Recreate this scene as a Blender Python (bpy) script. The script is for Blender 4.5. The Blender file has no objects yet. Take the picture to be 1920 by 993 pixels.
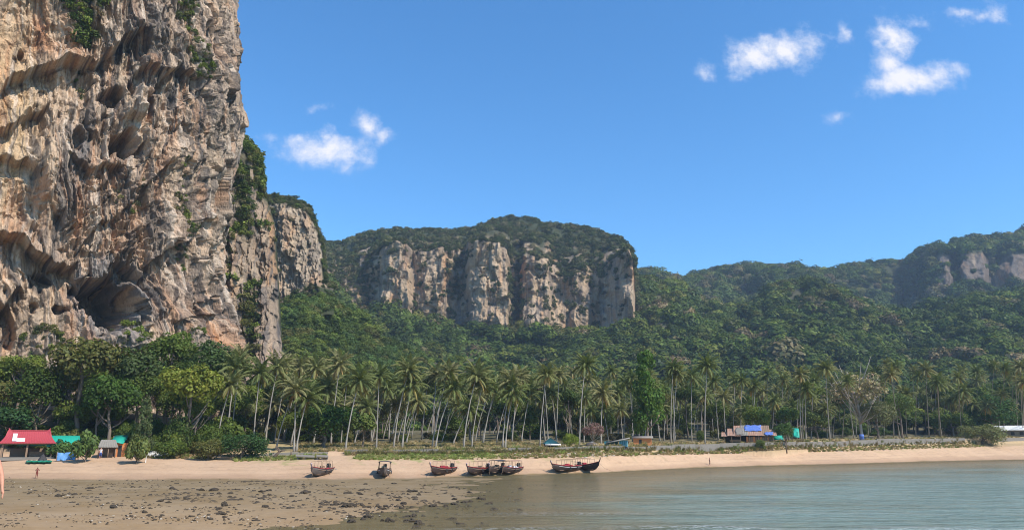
import bpy, bmesh, math, random
import numpy as np
from mathutils import Vector, Matrix, Euler

# ------------------------------------------------------------------ camera, sky, sun, exposure
SC = bpy.context.scene
COL = SC.collection
F = 1390.0                      # focal length in pixels of the 1920 px wide photograph
PITCH = math.radians(13.5)
EYE = 5.2                       # eye height above the low tide water
cam_data = bpy.data.cameras.new('camera')
cam_data.sensor_width = 36.0
cam_data.lens = 36.0 * F / 1920.0
cam_data.clip_start = 0.1
cam_data.clip_end = 20000
cam = bpy.data.objects.new('camera', cam_data)
COL.objects.link(cam)
cam.location = (0, 0, EYE)
cam.rotation_euler = (math.pi / 2 + PITCH, 0, 0)
SC.camera = cam

SUN_AZ = math.radians(125)      # clockwise from the view direction
SUN_EL = math.radians(47)
SUN_STRENGTH = 4.9
SKY_STRENGTH = 0.15
EXPOSURE = 0.3
HAZE_DENSITY = 0.00013
SUN_DIR = Vector((math.sin(SUN_AZ) * math.cos(SUN_EL), math.cos(SUN_AZ) * math.cos(SUN_EL), math.sin(SUN_EL)))

SC.view_settings.view_transform = 'Standard'
SC.view_settings.look = 'None'
SC.view_settings.gamma = 1.0
SC.view_settings.use_curve_mapping = False
SC.view_settings.exposure = EXPOSURE
SC.cycles.use_denoising = True
SC.cycles.filter_width = 1.0
SC.cycles.max_bounces = 6
SC.cycles.diffuse_bounces = 3
SC.cycles.glossy_bounces = 3
SC.cycles.transmission_bounces = 3
SC.cycles.transparent_max_bounces = 8
SC.cycles.volume_bounces = 0
SC.cycles.caustics_reflective = False
SC.cycles.caustics_refractive = False

sun_data = bpy.data.lights.new('sun', 'SUN')
sun_data.energy = SUN_STRENGTH
sun_data.angle = math.radians(0.53)
sun_data.color = (1.0, 0.95, 0.87)
sun = bpy.data.objects.new('sun', sun_data)
COL.objects.link(sun)
sun.rotation_euler = SUN_DIR.to_track_quat('Z', 'Y').to_euler()
sun.location = SUN_DIR * 500


def ray(px, py):
    """pixel of the photograph -> (azimuth, tangent of elevation)"""
    xc = (px - 960.0) / F
    yc = (496.5 - py) / F
    fy = math.cos(PITCH) - math.sin(PITCH) * yc
    fz = math.sin(PITCH) + math.cos(PITCH) * yc
    return math.atan2(xc, fy), fz / math.hypot(xc, fy)


def at(px, py, depth):
    """the point at a depth (along the view direction, over ground) that the photograph shows at a pixel"""
    a, t = ray(px, py)
    r = depth / math.cos(a)
    return Vector((r * math.sin(a), r * math.cos(a), EYE + r * t))


def to_pixel(X, Y, Z):
    c, s = math.cos(PITCH), math.sin(PITCH)
    zz = Z - EYE
    fwd = Y * c + zz * s
    up = -Y * s + zz * c
    return 960 + F * X / fwd, 496.5 - F * up / fwd


class NT:
    """small helper for node trees"""
    def __init__(self, tree):
        self.t = tree
        tree.nodes.clear()

    def n(self, kind, **kw):
        nd = self.t.nodes.new(kind)
        for k, v in kw.items():
            setattr(nd, k, v)
        return nd

    def link(self, a, b):
        self.t.links.new(a, b)

    def put(self, sock, v):
        if hasattr(v, 'is_output') or isinstance(v, bpy.types.NodeSocket):
            self.t.links.new(v, sock)
        else:
            if isinstance(v, (tuple, list)) and len(v) == 3 and sock.type == 'RGBA':
                v = (*v, 1)
            sock.default_value = v

    def math(self, op, a, b=0.0, c=None, clamp=False):
        nd = self.n('ShaderNodeMath', operation=op, use_clamp=clamp)
        self.put(nd.inputs[0], a)
        self.put(nd.inputs[1], b)
        if c is not None:
            self.put(nd.inputs[2], c)
        return nd.outputs[0]

    def vmath(self, op, a, b=(0, 0, 0)):
        nd = self.n('ShaderNodeVectorMath', operation=op)
        self.put(nd.inputs[0], a)
        if op == 'SCALE':
            self.put(nd.inputs['Scale'], b)
        else:
            self.put(nd.inputs[1], b)
        return nd.outputs['Value'] if op in ('LENGTH', 'DOT_PRODUCT', 'DISTANCE') else nd.outputs[0]

    def mix(self, fac, a, b, blend='MIX'):
        nd = self.n('ShaderNodeMix', data_type='RGBA', blend_type=blend)
        self.put(nd.inputs[0], fac)
        self.put(nd.inputs[6], a)
        self.put(nd.inputs[7], b)
        return nd.outputs[2]

    def noise(self, vec, scale, detail=4, rough=0.55, out=0):
        nd = self.n('ShaderNodeTexNoise')
        if vec is not None:
            self.link(vec, nd.inputs['Vector'])
        nd.inputs['Scale'].default_value = scale
        nd.inputs['Detail'].default_value = detail
        nd.inputs['Roughness'].default_value = rough
        return nd.outputs[out]

    def ramp(self, fac, stops, interp='LINEAR'):
        nd = self.n('ShaderNodeValToRGB')
        cr = nd.color_ramp
        cr.interpolation = interp
        while len(cr.elements) < len(stops):
            cr.elements.new(0.5)
        for e, (p, c) in zip(cr.elements, stops):
            e.position = p
            e.color = (*c, 1) if len(c) == 3 else c
        self.link(fac, nd.inputs[0])
        return nd.outputs[0]

    def range(self, v, a, b, c=0.0, d=1.0, smooth=False):
        nd = self.n('ShaderNodeMapRange')
        nd.clamp = True
        if smooth:
            nd.interpolation_type = 'SMOOTHSTEP'
        self.put(nd.inputs[0], v)
        for i, x in enumerate((a, b, c, d)):
            nd.inputs[i + 1].default_value = x
        return nd.outputs[0]


world = bpy.data.worlds.new('World')
SC.world = world
world.use_nodes = True
w = NT(world.node_tree)
sky = w.n('ShaderNodeTexSky', sky_type='NISHITA')
sky.sun_disc = False
sky.sun_elevation = SUN_EL
sky.sun_rotation = SUN_AZ
sky.altitude = 0
sky.air_density = 1.0
sky.dust_density = 0.25
sky.ozone_density = 4.0
hsv = w.n('ShaderNodeHueSaturation')
hsv.inputs['Saturation'].default_value = 1.12
hsv.inputs['Value'].default_value = 1.02
w.link(w.mix(1.0, sky.outputs[0], (0.88, 1.10, 1.22), 'MULTIPLY'), hsv.inputs['Color'])
geo = w.n('ShaderNodeTexCoord')
sep = w.n('ShaderNodeSeparateXYZ')
w.link(geo.outputs['Generated'], sep.inputs[0])
yy = w.math('MAXIMUM', sep.outputs[1], 0.02)
comb = w.n('ShaderNodeCombineXYZ')
w.link(w.math('DIVIDE', sep.outputs[0], yy), comb.inputs[0])
w.link(w.math('DIVIDE', sep.outputs[2], yy), comb.inputs[1])
uv = comb.outputs[0]
nz1 = w.noise(uv, 9.0, 6, 0.62, out=1)
warp = w.vmath('SCALE', w.vmath('SUBTRACT', nz1, (0.5, 0.5, 0.5)), 0.05)
uvw = w.vmath('ADD', uv, warp)
# fair weather clouds: (px, py, half width, half height, strength) where the photograph shows them
CLOUDS = [
    (560, 266, 50, 16, .7), (608, 282, 78, 30, 1.0), (645, 294, 56, 22, .85), (520, 258, 30, 12, .45), (612, 256, 22, 22, .6),
    (690, 232, 28, 24, .85), (722, 250, 24, 18, .75), (585, 201, 20, 9, .28), (668, 278, 42, 32, .45),
    (1325, 134, 22, 20, .5), (1378, 112, 22, 36, .75), (1412, 108, 52, 32, 1.0), (1466, 96, 62, 34, 1.1), (1514, 84, 40, 32, .62),
    (1548, 62, 34, 12, .35), (1584, 60, 16, 26, .6),
    (1640, 155, 44, 22, .7), (1680, 80, 38, 44, .95), (1668, 120, 36, 40, .85), (1700, 150, 72, 32, 1.15), (1768, 138, 44, 28, .8), (1725, 45, 26, 13, .5),
    (1660, 92, 24, 26, .7),
    (1800, 26, 36, 14, .62), (1830, 34, 30, 17, .62), (1866, 30, 26, 30, .5), (1568, 217, 24, 14, .5),
]
field = None
for (px, py, hw, hh, st) in CLOUDS:
    a0, t0 = ray(px, py)
    a1, t1 = ray(px + hw, py)
    a2, t2 = ray(px, py - hh)
    u0, v0 = math.tan(a0), t0 / math.cos(a0)
    du = max(abs(math.tan(a1) - u0), 1e-3)
    dv = max(abs(t2 / math.cos(a2) - v0), 1e-3)
    d = w.vmath('LENGTH', w.vmath('MULTIPLY', w.vmath('SUBTRACT', uvw, (u0, v0, 0)), (1 / du, 1 / dv, 0)))
    g = w.math('MULTIPLY', w.math('SUBTRACT', 1.35, d, clamp=False), st)
    field = g if field is None else w.math('MAXIMUM', field, g)
nz2 = w.noise(uv, 26.0, 7, 0.65)
nz3 = w.noise(uv, 70.0, 4, 0.6)
field = w.math('ADD', field, w.math('MULTIPLY', w.math('SUBTRACT', nz2, 0.5), 2.2))
field = w.math('ADD', field, w.math('MULTIPLY', w.math('SUBTRACT', nz3, 0.5), 0.35))
alpha = w.range(field, 0.04, 1.35, 0.0, 0.95, smooth=True)
alpha = w.math('MULTIPLY', alpha, w.math('GREATER_THAN', sep.outputs[1], 0.05))
cshade = w.mix(w.range(field, 0.3, 1.2), (0.70, 0.78, 1.0), (0.98, 0.96, 1.0))
cloud_col = w.vmath('SCALE', cshade, 0.86 / SKY_STRENGTH)
out = w.mix(alpha, hsv.outputs[0], cloud_col)
bg = w.n('ShaderNodeBackground')
bg.inputs[1].default_value = SKY_STRENGTH
w.link(out, bg.inputs[0])
wo = w.n('ShaderNodeOutputWorld')
w.link(bg.outputs[0], wo.inputs[0])

# ------------------------------------------------------------------ noise
_rng = np.random.default_rng(7)
_G = _rng.normal(size=(4096, 3))
_G /= np.linalg.norm(_G, axis=1)[:, None]
_GX, _GY, _GZ = (np.ascontiguousarray(_G[:, i], np.float32) for i in range(3))
_G2 = _rng.random(4096) * 6.2832
_HX, _HY = np.cos(_G2).astype(np.float32), np.sin(_G2).astype(np.float32)


def perlin(x, y, z=None):
    x, y = np.asarray(x, np.float32), np.asarray(y, np.float32)
    xf, yf = np.floor(x), np.floor(y)
    fx, fy = x - xf, y - yf
    xi, yi = xf.astype(np.int32) * np.int32(1619), yf.astype(np.int32) * np.int32(31337)
    ux, uy = fx * fx * (3 - 2 * fx), fy * fy * (3 - 2 * fy)
    def h2(h):
        h = h * np.int32(60493) ^ (h >> 9)
        return (h ^ (h >> 15)) & 4095
    if z is None:
        res = 0
        for dx in (0, 1):
            wx = ux if dx else 1 - ux
            for dy in (0, 1):
                h = h2((xi + dx * 1619) ^ (yi + dy * 31337))
                res = res + wx * (uy if dy else 1 - uy) * (_HX[h] * (fx - dx) + _HY[h] * (fy - dy))
        return res * 1.45
    z = np.asarray(z, np.float32)
    zf = np.floor(z)
    fz = z - zf
    zi = zf.astype(np.int32) * np.int32(6971)
    uz = fz * fz * (3 - 2 * fz)
    res = 0
    for dx in (0, 1):
        for dy in (0, 1):
            wxy = (ux if dx else 1 - ux) * (uy if dy else 1 - uy)
            hxy = (xi + dx * 1619) ^ (yi + dy * 31337)
            for dz in (0, 1):
                h = h2(hxy ^ (zi + dz * 6971))
                res = res + wxy * (uz if dz else 1 - uz) * (_GX[h] * (fx - dx) + _GY[h] * (fy - dy) + _GZ[h] * (fz - dz))
    return res * 1.6


def fbm(x, y, z=None, octv=4, gain=0.5, lac=2.03):
    s, a = 0, 1.0
    for i in range(octv):
        s = s + a * perlin(x + 17.3 * i, y - 9.1 * i, None if z is None else z + 4.7 * i)
        x, y = x * lac, y * lac
        z = None if z is None else z * lac
        a *= gain
    return s


def ridged(x, y, z=None, octv=3):
    s, a = 0, 1.0
    for i in range(octv):
        s = s + a * (1 - 2 * np.abs(perlin(x + 31.7 * i, y + 5.3 * i, z)))
        x, y = x * 2.1, y * 2.1
        z = None if z is None else z * 2.1
        a *= 0.5
    return s / 1.75


def fracture(x, y, seed=0):
    """jointed rock: one step and one tilted facet for every irregular cell"""
    xi, yi = np.floor(x), np.floor(y)
    best = np.full(x.shape, 9.0, np.float32)
    val = np.zeros(x.shape, np.float32)
    for dx in (-1, 0, 1):
        for dy in (-1, 0, 1):
            cx, cy = (xi + dx).astype(np.int32), (yi + dy).astype(np.int32)
            h = (cx * np.int32(374761) ^ cy * np.int32(668265) ^ np.int32(seed * 9176 + 77)) * np.int32(60493)
            h = (h ^ (h >> 13)) & 4095
            ox, oy = x - (xi + dx + .5 + .45 * _GX[h]), y - (yi + dy + .5 + .45 * _GY[h])
            q = ox * ox + oy * oy
            m = q < best
            best = np.where(m, q, best)
            val = np.where(m, _GZ[h] + 0.9 * (_HX[h] * ox + _HY[h] * oy), val)
    return val


def sstep(a, b, x):
    t = np.clip((x - a) / (b - a), 0, 1)
    return t * t * (3 - 2 * t)


# ------------------------------------------------------------------ object helpers
def link(o, parent=None):
    COL.objects.link(o)
    if parent is not None:
        o.parent = parent
    return o


def tag(o, label=None, cat=None, group=None, kind=None):
    if label:
        o['label'] = label
    if cat:
        o['category'] = cat
    if group:
        o['group'] = group
    if kind:
        o['kind'] = kind
    return o


def empty(name, loc=(0, 0, 0), rz=0.0):
    o = bpy.data.objects.new(name, None)
    o.empty_display_size = 0.2
    o.location = loc
    o.rotation_euler = (0, 0, rz)
    return link(o)


def mesh_np(name, V, Fq, mat, smooth=True, col=None, tri=False):
    """mesh from numpy arrays; Fq (n,4) quads or (n,3) triangles"""
    me = bpy.data.meshes.new(name)
    V = np.asarray(V, np.float32)
    Fq = np.asarray(Fq, np.int32)
    k = Fq.shape[1]
    me.vertices.add(len(V))
    me.vertices.foreach_set('co', V.ravel())
    me.loops.add(Fq.size)
    me.loops.foreach_set('vertex_index', Fq.ravel())
    me.polygons.add(len(Fq))
    me.polygons.foreach_set('loop_start', np.arange(len(Fq), dtype=np.int32) * k)
    if smooth:
        me.polygons.foreach_set('use_smooth', np.ones(len(Fq), bool))
    me.update(calc_edges=True)
    if col is not None:
        a = me.color_attributes.new('col', 'FLOAT_COLOR', 'POINT')
        c = np.ones((len(V), 4), np.float32)
        c[:, :3] = col
        a.data.foreach_set('color', c.ravel())
    if mat is not None:
        me.materials.append(mat)
    return me


def grid_faces(nu, nv):
    i = np.arange(nu * nv).reshape(nu, nv)
    return np.stack([i[:-1, :-1], i[1:, :-1], i[1:, 1:], i[:-1, 1:]], -1).reshape(-1, 4)


class MB:
    """collects boxes, tubes and lofts into ONE mesh"""
    def __init__(self):
        self.v, self.f, self.sm = [], [], []

    def add(self, verts, faces, smooth=False):
        b = len(self.v)
        self.v += [tuple(p) for p in verts]
        self.f += [tuple(i + b for i in f) for f in faces]
        self.sm += [smooth] * len(faces)
        return self

    def box(self, c, s, rz=0.0, tilt=None, jitter=0.0):
        m = Matrix.Rotation(rz, 3, 'Z')
        if tilt:
            m = m @ Euler(tilt).to_matrix()
        vs = []
        for x in (-.5, .5):
            for y in (-.5, .5):
                for z in (-.5, .5):
                    vs.append(Vector(c) + m @ Vector((x * s[0], y * s[1], z * s[2])))
        return self.add(vs, [(0, 1, 3, 2), (4, 6, 7, 5), (0, 4, 5, 1), (2, 3, 7, 6), (0, 2, 6, 4), (1, 5, 7, 3)])

    def tube(self, pts, rad, n=8, cap=True):
        pts = [Vector(p) for p in pts]
        if not isinstance(rad, (list, tuple)):
            rad = [rad] * len(pts)
        vs, fs = [], []
        for i, p in enumerate(pts):
            d = (pts[min(i + 1, len(pts) - 1)] - pts[max(i - 1, 0)]).normalized()
            a = d.cross(Vector((0.31, 0.95, 0.05))).normalized()
            b = d.cross(a)
            for k in range(n):
                t = 2 * math.pi * k / n
                vs.append(p + (a * math.cos(t) + b * math.sin(t)) * rad[i])
        for i in range(len(pts) - 1):
            for k in range(n):
                fs.append((i * n + k, i * n + (k + 1) % n, (i + 1) * n + (k + 1) % n, (i + 1) * n + k))
        if cap:
            fs.append(tuple(range(n))[::-1])
            fs.append(tuple((len(pts) - 1) * n + k for k in range(n)))
        return self.add(vs, fs, True)

    def sheet(self, rows, thick=0.0, smooth=True):
        """a curved sheet from rows of points, given thickness downwards"""
        nr, nc = len(rows), len(rows[0])
        vs = [Vector(p) for r in rows for p in r]
        fs = [(i * nc + j, i * nc + j + 1, (i + 1) * nc + j + 1, (i + 1) * nc + j) for i in range(nr - 1) for j in range(nc - 1)]
        if thick:
            n = len(vs)
            vs += [p - Vector((0, 0, thick)) for p in vs[:n]]
            fs += [tuple(n + k for k in f[::-1]) for f in fs[:]]
            edge = [j for j in range(nc)] + [(i + 1) * nc - 1 for i in range(1, nr)] + [(nr - 1) * nc + j for j in range(nc - 2, -1, -1)] + [i * nc for i in range(nr - 2, 0, -1)]
            for q in range(len(edge)):
                a, b = edge[q], edge[(q + 1) % len(edge)]
                fs.append((b, a, a + n, b + n))
        return self.add(vs, fs, smooth)

    def mesh(self, name, mat):
        me = bpy.data.meshes.new(name)
        me.from_pydata(self.v, [], self.f)
        me.polygons.foreach_set('use_smooth', self.sm)
        if mat is not None:
            me.materials.append(mat)
        me.update()
        return me

    def build(self, name, mat, parent=None):
        return link(bpy.data.objects.new(name, self.mesh(name, mat)), parent)


# ------------------------------------------------------------------ materials
MATS = {}


def mat_base(name):
    m = bpy.data.materials.new(name)
    m.use_nodes = True
    t = NT(m.node_tree)
    return m, t


def finish(t, shader, disp=None):
    o = t.n('ShaderNodeOutputMaterial')
    t.link(shader, o.inputs[0])


def bump(t, h, strength=0.5, dist=0.1):
    b = t.n('ShaderNodeBump')
    b.inputs['Strength'].default_value = strength
    b.inputs['Distance'].default_value = dist
    t.link(h, b.inputs['Height'])
    return b.outputs[0]


def principled(t, color, rough=0.8, normal=None, spec=0.3, metal=0.0):
    p = t.n('ShaderNodeBsdfPrincipled')
    t.put(p.inputs['Base Color'], color)
    t.put(p.inputs['Roughness'], rough)
    p.inputs['Specular IOR Level'].default_value = spec
    p.inputs['Metallic'].default_value = metal
    if normal is not None:
        t.link(normal, p.inputs['Normal'])
    return p.outputs[0]


def paint(name, color, rough=0.6, wear=0.35, scale=3.0, dirt=(0.12, 0.09, 0.06), spec=0.3):
    """plain weathered surface: colour, blotchy wear and fine relief"""
    m, t = mat_base(name)
    tc = t.n('ShaderNodeTexCoord')
    n1 = t.noise(tc.outputs['Object'], scale, 6, 0.65)
    n2 = t.noise(tc.outputs['Object'], scale * 7, 4, 0.6)
    c = t.mix(t.range(n1, 0.48, 0.8, 0, wear), color, dirt)
    c = t.mix(t.range(n2, 0.3, 0.7, 0, 0.35), c, tuple(min(1, x * 0.62) for x in color))
    finish(t, principled(t, c, rough, bump(t, n2, 0.35, 0.03), spec))
    return m


def rock_mat(name, scale=1.0, depth=0.5):
    m, t = mat_base(name)
    at_ = t.n('ShaderNodeAttribute', attribute_name='col')
    tc = t.n('ShaderNodeTexCoord')
    st = t.vmath('MULTIPLY', tc.outputs['Object'], (1, 1, 0.35))
    n1 = t.noise(st, 0.55 * scale, 7, 0.68)
    n2 = t.noise(tc.outputs['Object'], 1.7 * scale, 5, 0.65)
    v = t.n('ShaderNodeTexVoronoi', feature='DISTANCE_TO_EDGE')
    v.inputs['Scale'].default_value = 0.42 * scale
    t.link(t.vmath('ADD', st, t.vmath('SCALE', t.noise(tc.outputs['Object'], 0.5 * scale, 3, out=1), 2.2)), v.inputs['Vector'])
    crack = t.range(v.outputs[0], 0.0, 0.12)
    c = t.mix(t.range(n1, 0.35, 0.68, 0, 0.55), at_.outputs[0], t.vmath('MULTIPLY', at_.outputs[0], (0.5, 0.5, 0.52)))
    c = t.mix(t.range(n2, 0.5, 0.75, 0, 0.45), c, t.vmath('MULTIPLY', at_.outputs[0], (1.3, 1.25, 1.2)))
    n3 = t.noise(t.vmath('MULTIPLY', tc.outputs['Object'], (1, 1, .55)), 2.3 * scale, 4, 0.7)
    c = t.mix(t.range(n3, 0.53, 0.66, 0, 0.6), c, t.vmath('MULTIPLY', at_.outputs[0], (.42, .40, .40)))  # pit darkness put into the colour; the bump sinks at the same spots
    h = t.math('ADD', t.math('MULTIPLY', n1, 1.3), t.math('ADD', t.math('MULTIPLY', n2, 0.6), t.math('ADD', t.math('MULTIPLY', crack, 0.25), t.math('MULTIPLY', n3, -0.45))))
    finish(t, principled(t, c, 0.92, bump(t, h, 0.9, depth), 0.15))
    return m


def leaf_mat(name, src='OBJECT', ramp=None, trans=0.3):
    """leaves: tint from the object's colour (single trees) or from the instance (woods)"""
    m, t = mat_base(name)
    oi = t.n('ShaderNodeObjectInfo')
    lf = t.n('ShaderNodeAttribute', attribute_name='col')
    if src == 'OBJECT':
        base = oi.outputs['Color']
    else:
        ia = t.n('ShaderNodeAttribute', attribute_name='tint', attribute_type='INSTANCER')
        base = ia.outputs['Color']
    c = t.mix(1.0, base, lf.outputs['Color'], 'MULTIPLY')
    d = t.n('ShaderNodeBsdfDiffuse')
    t.link(c, d.inputs[0])
    tr = t.n('ShaderNodeBsdfTranslucent')
    t.link(t.mix(1.0, c, (1.1, 1.25, 0.5), 'MULTIPLY'), tr.inputs[0])
    g = t.n('ShaderNodeBsdfGlossy')
    g.inputs['Roughness'].default_value = 0.5
    g.inputs[0].default_value = (0.9, 0.95, 1, 1)
    m1 = t.n('ShaderNodeMixShader')
    m1.inputs[0].default_value = trans
    t.link(d.outputs[0], m1.inputs[1])
    t.link(tr.outputs[0], m1.inputs[2])
    m2 = t.n('ShaderNodeMixShader')
    m2.inputs[0].default_value = 0.008
    t.link(m1.outputs[0], m2.inputs[1])
    t.link(g.outputs[0], m2.inputs[2])
    finish(t, m2.outputs[0])
    return m


M = {}
M['cliff'] = rock_mat('limestone', 1.0, 0.6)
M['farcliff'] = rock_mat('far_limestone', 0.3, 1.6)
M['leaf'] = leaf_mat('leaves')
M['wood_leaf'] = leaf_mat('forest_leaves', 'INST', trans=0.2)
M['frond'] = leaf_mat('palm_leaf', trans=0.25)
M['bark'] = paint('bark', (0.20, 0.15, 0.11), 0.9, 0.4, 1.2)
M['palm_bark'] = paint('palm_bark', (0.33, 0.29, 0.24), 0.9, 0.5, 0.8, (0.16, 0.13, 0.10))
M['dry_bark'] = paint('dry_bark', (0.40, 0.34, 0.27), 0.9, 0.3, 0.8)
M['concrete'] = paint('concrete', (0.235, 0.205, 0.17), 0.95, 0.65, 0.3, (0.12, 0.10, 0.075))
M['red_roof'] = paint('red_roof_paint', (0.40, 0.055, 0.065), 0.6, 0.3, 0.6, (0.30, 0.06, 0.05))
M['white'] = paint('white_paint', (0.78, 0.76, 0.72), 0.6, 0.25, 1.0)
M['green_tarp'] = paint('green_tarpaulin', (0.02, 0.34, 0.24), 0.45, 0.2, 0.8, (0.02, 0.15, 0.11))
M['teal'] = paint('teal_paint', (0.07, 0.25, 0.28), 0.6, 0.3, 1.0)
M['light_blue'] = paint('light_blue_paint', (0.25, 0.45, 0.52), 0.6, 0.3, 1.0)
M['blue_banner'] = paint('blue_banner', (0.14, 0.34, 0.66), 0.6, 0.5, 1.4, (0.45, 0.58, 0.78))
M['blue_tarp'] = paint('blue_tarpaulin', (0.10, 0.18, 0.50), 0.6, 0.6, 1.6, (0.40, 0.44, 0.55))
M['thatch'] = paint('grey_thatch', (0.26, 0.23, 0.19), 0.95, 0.4, 1.2)
M['rust'] = paint('rusty_sheet', (0.36, 0.20, 0.13), 0.8, 0.55, 0.9, (0.50, 0.43, 0.38))
M['plank'] = paint('weathered_plank', (0.26, 0.17, 0.11), 0.85, 0.4, 1.5)
M['orange'] = paint('orange_wall', (0.58, 0.22, 0.08), 0.8, 0.25, 0.8)
M['hull'] = paint('tarred_hull', (0.055, 0.034, 0.026), 0.6, 0.4, 1.1, (0.10, 0.065, 0.05))
M['hull_grey'] = paint('grey_hull', (0.11, 0.088, 0.074), 0.65, 0.4, 1.1, (0.09, 0.06, 0.05))
M['rail_red'] = paint('red_rail', (0.30, 0.035, 0.03), 0.55, 0.3, 1.2)
M['boat_in'] = paint('boat_planks', (0.34, 0.21, 0.13), 0.8, 0.35, 1.6)
M['dark'] = paint('dark_metal', (0.035, 0.032, 0.03), 0.5, 0.3, 2.0)
M['dark_cloth'] = paint('dark_canopy', (0.05, 0.045, 0.045), 0.8, 0.2, 2.0)
M['steel'] = paint('steel', (0.45, 0.44, 0.42), 0.35, 0.3, 2.0)
M['canopy_red'] = paint('red_canopy', (0.42, 0.035, 0.05), 0.7, 0.2, 1.0)
M['skin'] = paint('tanned_skin', (0.55, 0.26, 0.16), 0.55, 0.08, 3.0, (0.4, 0.16, 0.1))
M['dark_skin'] = paint('brown_skin', (0.22, 0.10, 0.06), 0.55, 0.08, 3.0)
M['hair'] = paint('dark_hair', (0.02, 0.015, 0.012), 0.6, 0.1, 5.0)
M['maroon'] = paint('maroon_cloth', (0.20, 0.04, 0.03), 0.85, 0.2, 3.0)
M['black_cloth'] = paint('black_cloth', (0.02, 0.02, 0.025), 0.85, 0.2, 3.0)
M['white_cloth'] = paint('white_cloth', (0.7, 0.68, 0.68), 0.85, 0.1, 3.0)
M['blue_cloth'] = paint('blue_cloth', (0.06, 0.10, 0.32), 0.85, 0.2, 3.0)
M['ribbon'] = paint('coloured_ribbon', (0.55, 0.40, 0.42), 0.8, 0.2, 3.0)
M['kayak'] = paint('kayak_plastic', (0.03, 0.42, 0.27), 0.4, 0.12, 2.0)
M['reef'] = paint('reef_rock', (0.062, 0.046, 0.030), 0.95, 0.5, 1.5, (0.15, 0.11, 0.07))
M['pale_rock'] = paint('pale_rock', (0.42, 0.35, 0.27), 0.95, 0.4, 1.5)
M['drift'] = paint('driftwood', (0.16, 0.11, 0.08), 0.9, 0.3, 1.5)

def polyline_x(pts, q):
    p = np.array(pts, float)
    return np.interp(q, p[:, 0], p[:, 1])


def mixc(col, m, c):
    m = np.clip(m, 0, 1)[..., None]
    return col * (1 - m) + np.array(c, np.float32) * m


# ------------------------------------------------------------------ ground: lines of (azimuth, distance, height) from the sea to the hills
def dense(pts):
    """more points along a line, every 50 pixel columns"""
    xs = [q[0] for q in pts]
    nx = sorted(set(xs) | set(np.arange(xs[0], xs[-1], 50.0)))
    return [(x, float(np.interp(x, xs, [q[1] for q in pts])), float(np.interp(x, xs, [q[2] for q in pts]))) for x in nx]


def line_py(*pts):
    """points (px, py, r)"""
    pts = dense(pts)
    a, r, z = [], [], []
    for px, py, rr in pts:
        p = at(px, py, rr)
        a.append(math.atan2(p.x, p.y)); r.append(math.hypot(p.x, p.y)); z.append(p.z)
    return np.array(a), np.array(r, float), np.array(z)


def line_z(*pts):
    """points (px, z, r)"""
    pts = dense(pts)
    a = np.array([ray(p[0], 850)[0] for p in pts])
    return a, np.array([p[2] for p in pts], float) / np.cos(a), np.array([p[1] for p in pts], float)


def line_shore(*pts):
    """points (px, py, z): the distance follows"""
    a, r, z = [], [], []
    for px, py, zz in pts:
        az, t = ray(px, py)
        a.append(az); r.append((zz - EYE) / t); z.append(zz)
    return np.array(a), np.array(r), np.array(z)


GL = [
    line_z((-400, 3.75, 2), (2300, 3.75, 2)),
    line_z((-400, 3.5, 14.5), (40, 3.4, 14.5), (300, 2.8, 14.5), (2300, 2.8, 14.5)),
    line_z((-400, .55, 38), (0, .48, 39), (300, .30, 40), (400, .10, 42), (460, -.03, 44), (640, -.07, 44), (960, -.22, 44), (1400, -.8, 44), (2300, -1.6, 44)),
    line_z((-400, .6, 70), (0, .55, 70), (300, .42, 70), (560, .24, 70), (700, .12, 72), (800, .045, 74), (890, -.03, 76), (1000, -.2, 78), (1500, -1.0, 80), (2300, -1.6, 90)),
    line_shore((-400, 899, .55), (0, 898, .5), (300, 899, .42), (500, 899, .32), (600, 898, .2), (700, 897, .06), (760, 897, 0), (860, 893, 0), (1000, 889, 0), (1130, 885, 0),
               (1331, 875.5, 0), (1600, 868.5, 0), (1920, 861, 0), (2300, 855, 0)),
    line_py((-400, 864, 118), (0, 866, 118), (250, 865, 118), (450, 867, 121), (640, 862, 127), (860, 861, 132), (1000, 859, 138), (1130, 856, 147), (1331, 850.5, 181), (1600, 845, 216),
            (1920, 835, 272), (2300, 830, 350)),
    line_py((-400, 859, 122), (0, 859, 122), (250, 858, 124), (450, 861, 128), (640, 853, 135), (860, 851.5, 140), (1000, 849, 146), (1130, 846, 155), (1331, 847.5, 186), (1450, 843, 192),
            (1600, 838, 222), (1920, 830, 280), (2300, 825, 360)),
    line_py((-400, 856, 127), (0, 857, 126), (250, 855, 128), (450, 851, 133), (640, 846.5, 137), (860, 844, 142), (1000, 842, 148), (1130, 837, 157), (1331, 833, 188), (1450, 829, 194),
            (1600, 825, 224), (1920, 820, 283), (2300, 815, 363)),
    line_py((-400, 770, 148), (0, 768, 150), (250, 770, 160), (400, 800, 168), (480, 828, 170), (640, 832, 174), (860, 831, 180), (1000, 830, 186), (1130, 829, 196), (1331, 827, 226),
            (1600, 820, 262), (1920, 814, 322), (2300, 812, 390)),
    line_py((-400, 715, 330), (400, 715, 330), (560, 800, 330), (1331, 806, 340), (2300, 806, 420)),
    line_py((-400, 700, 450), (400, 700, 450), (560, 745, 450), (2300, 755, 500)),
    line_z((-400, 40, 900), (2300, 40, 900)),
    line_z((-400, 25, 2550), (2300, 25, 2550)),
]


def glines(az):
    return [(np.interp(az, a, r), np.interp(az, a, z)) for a, r, z in GL]


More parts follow.
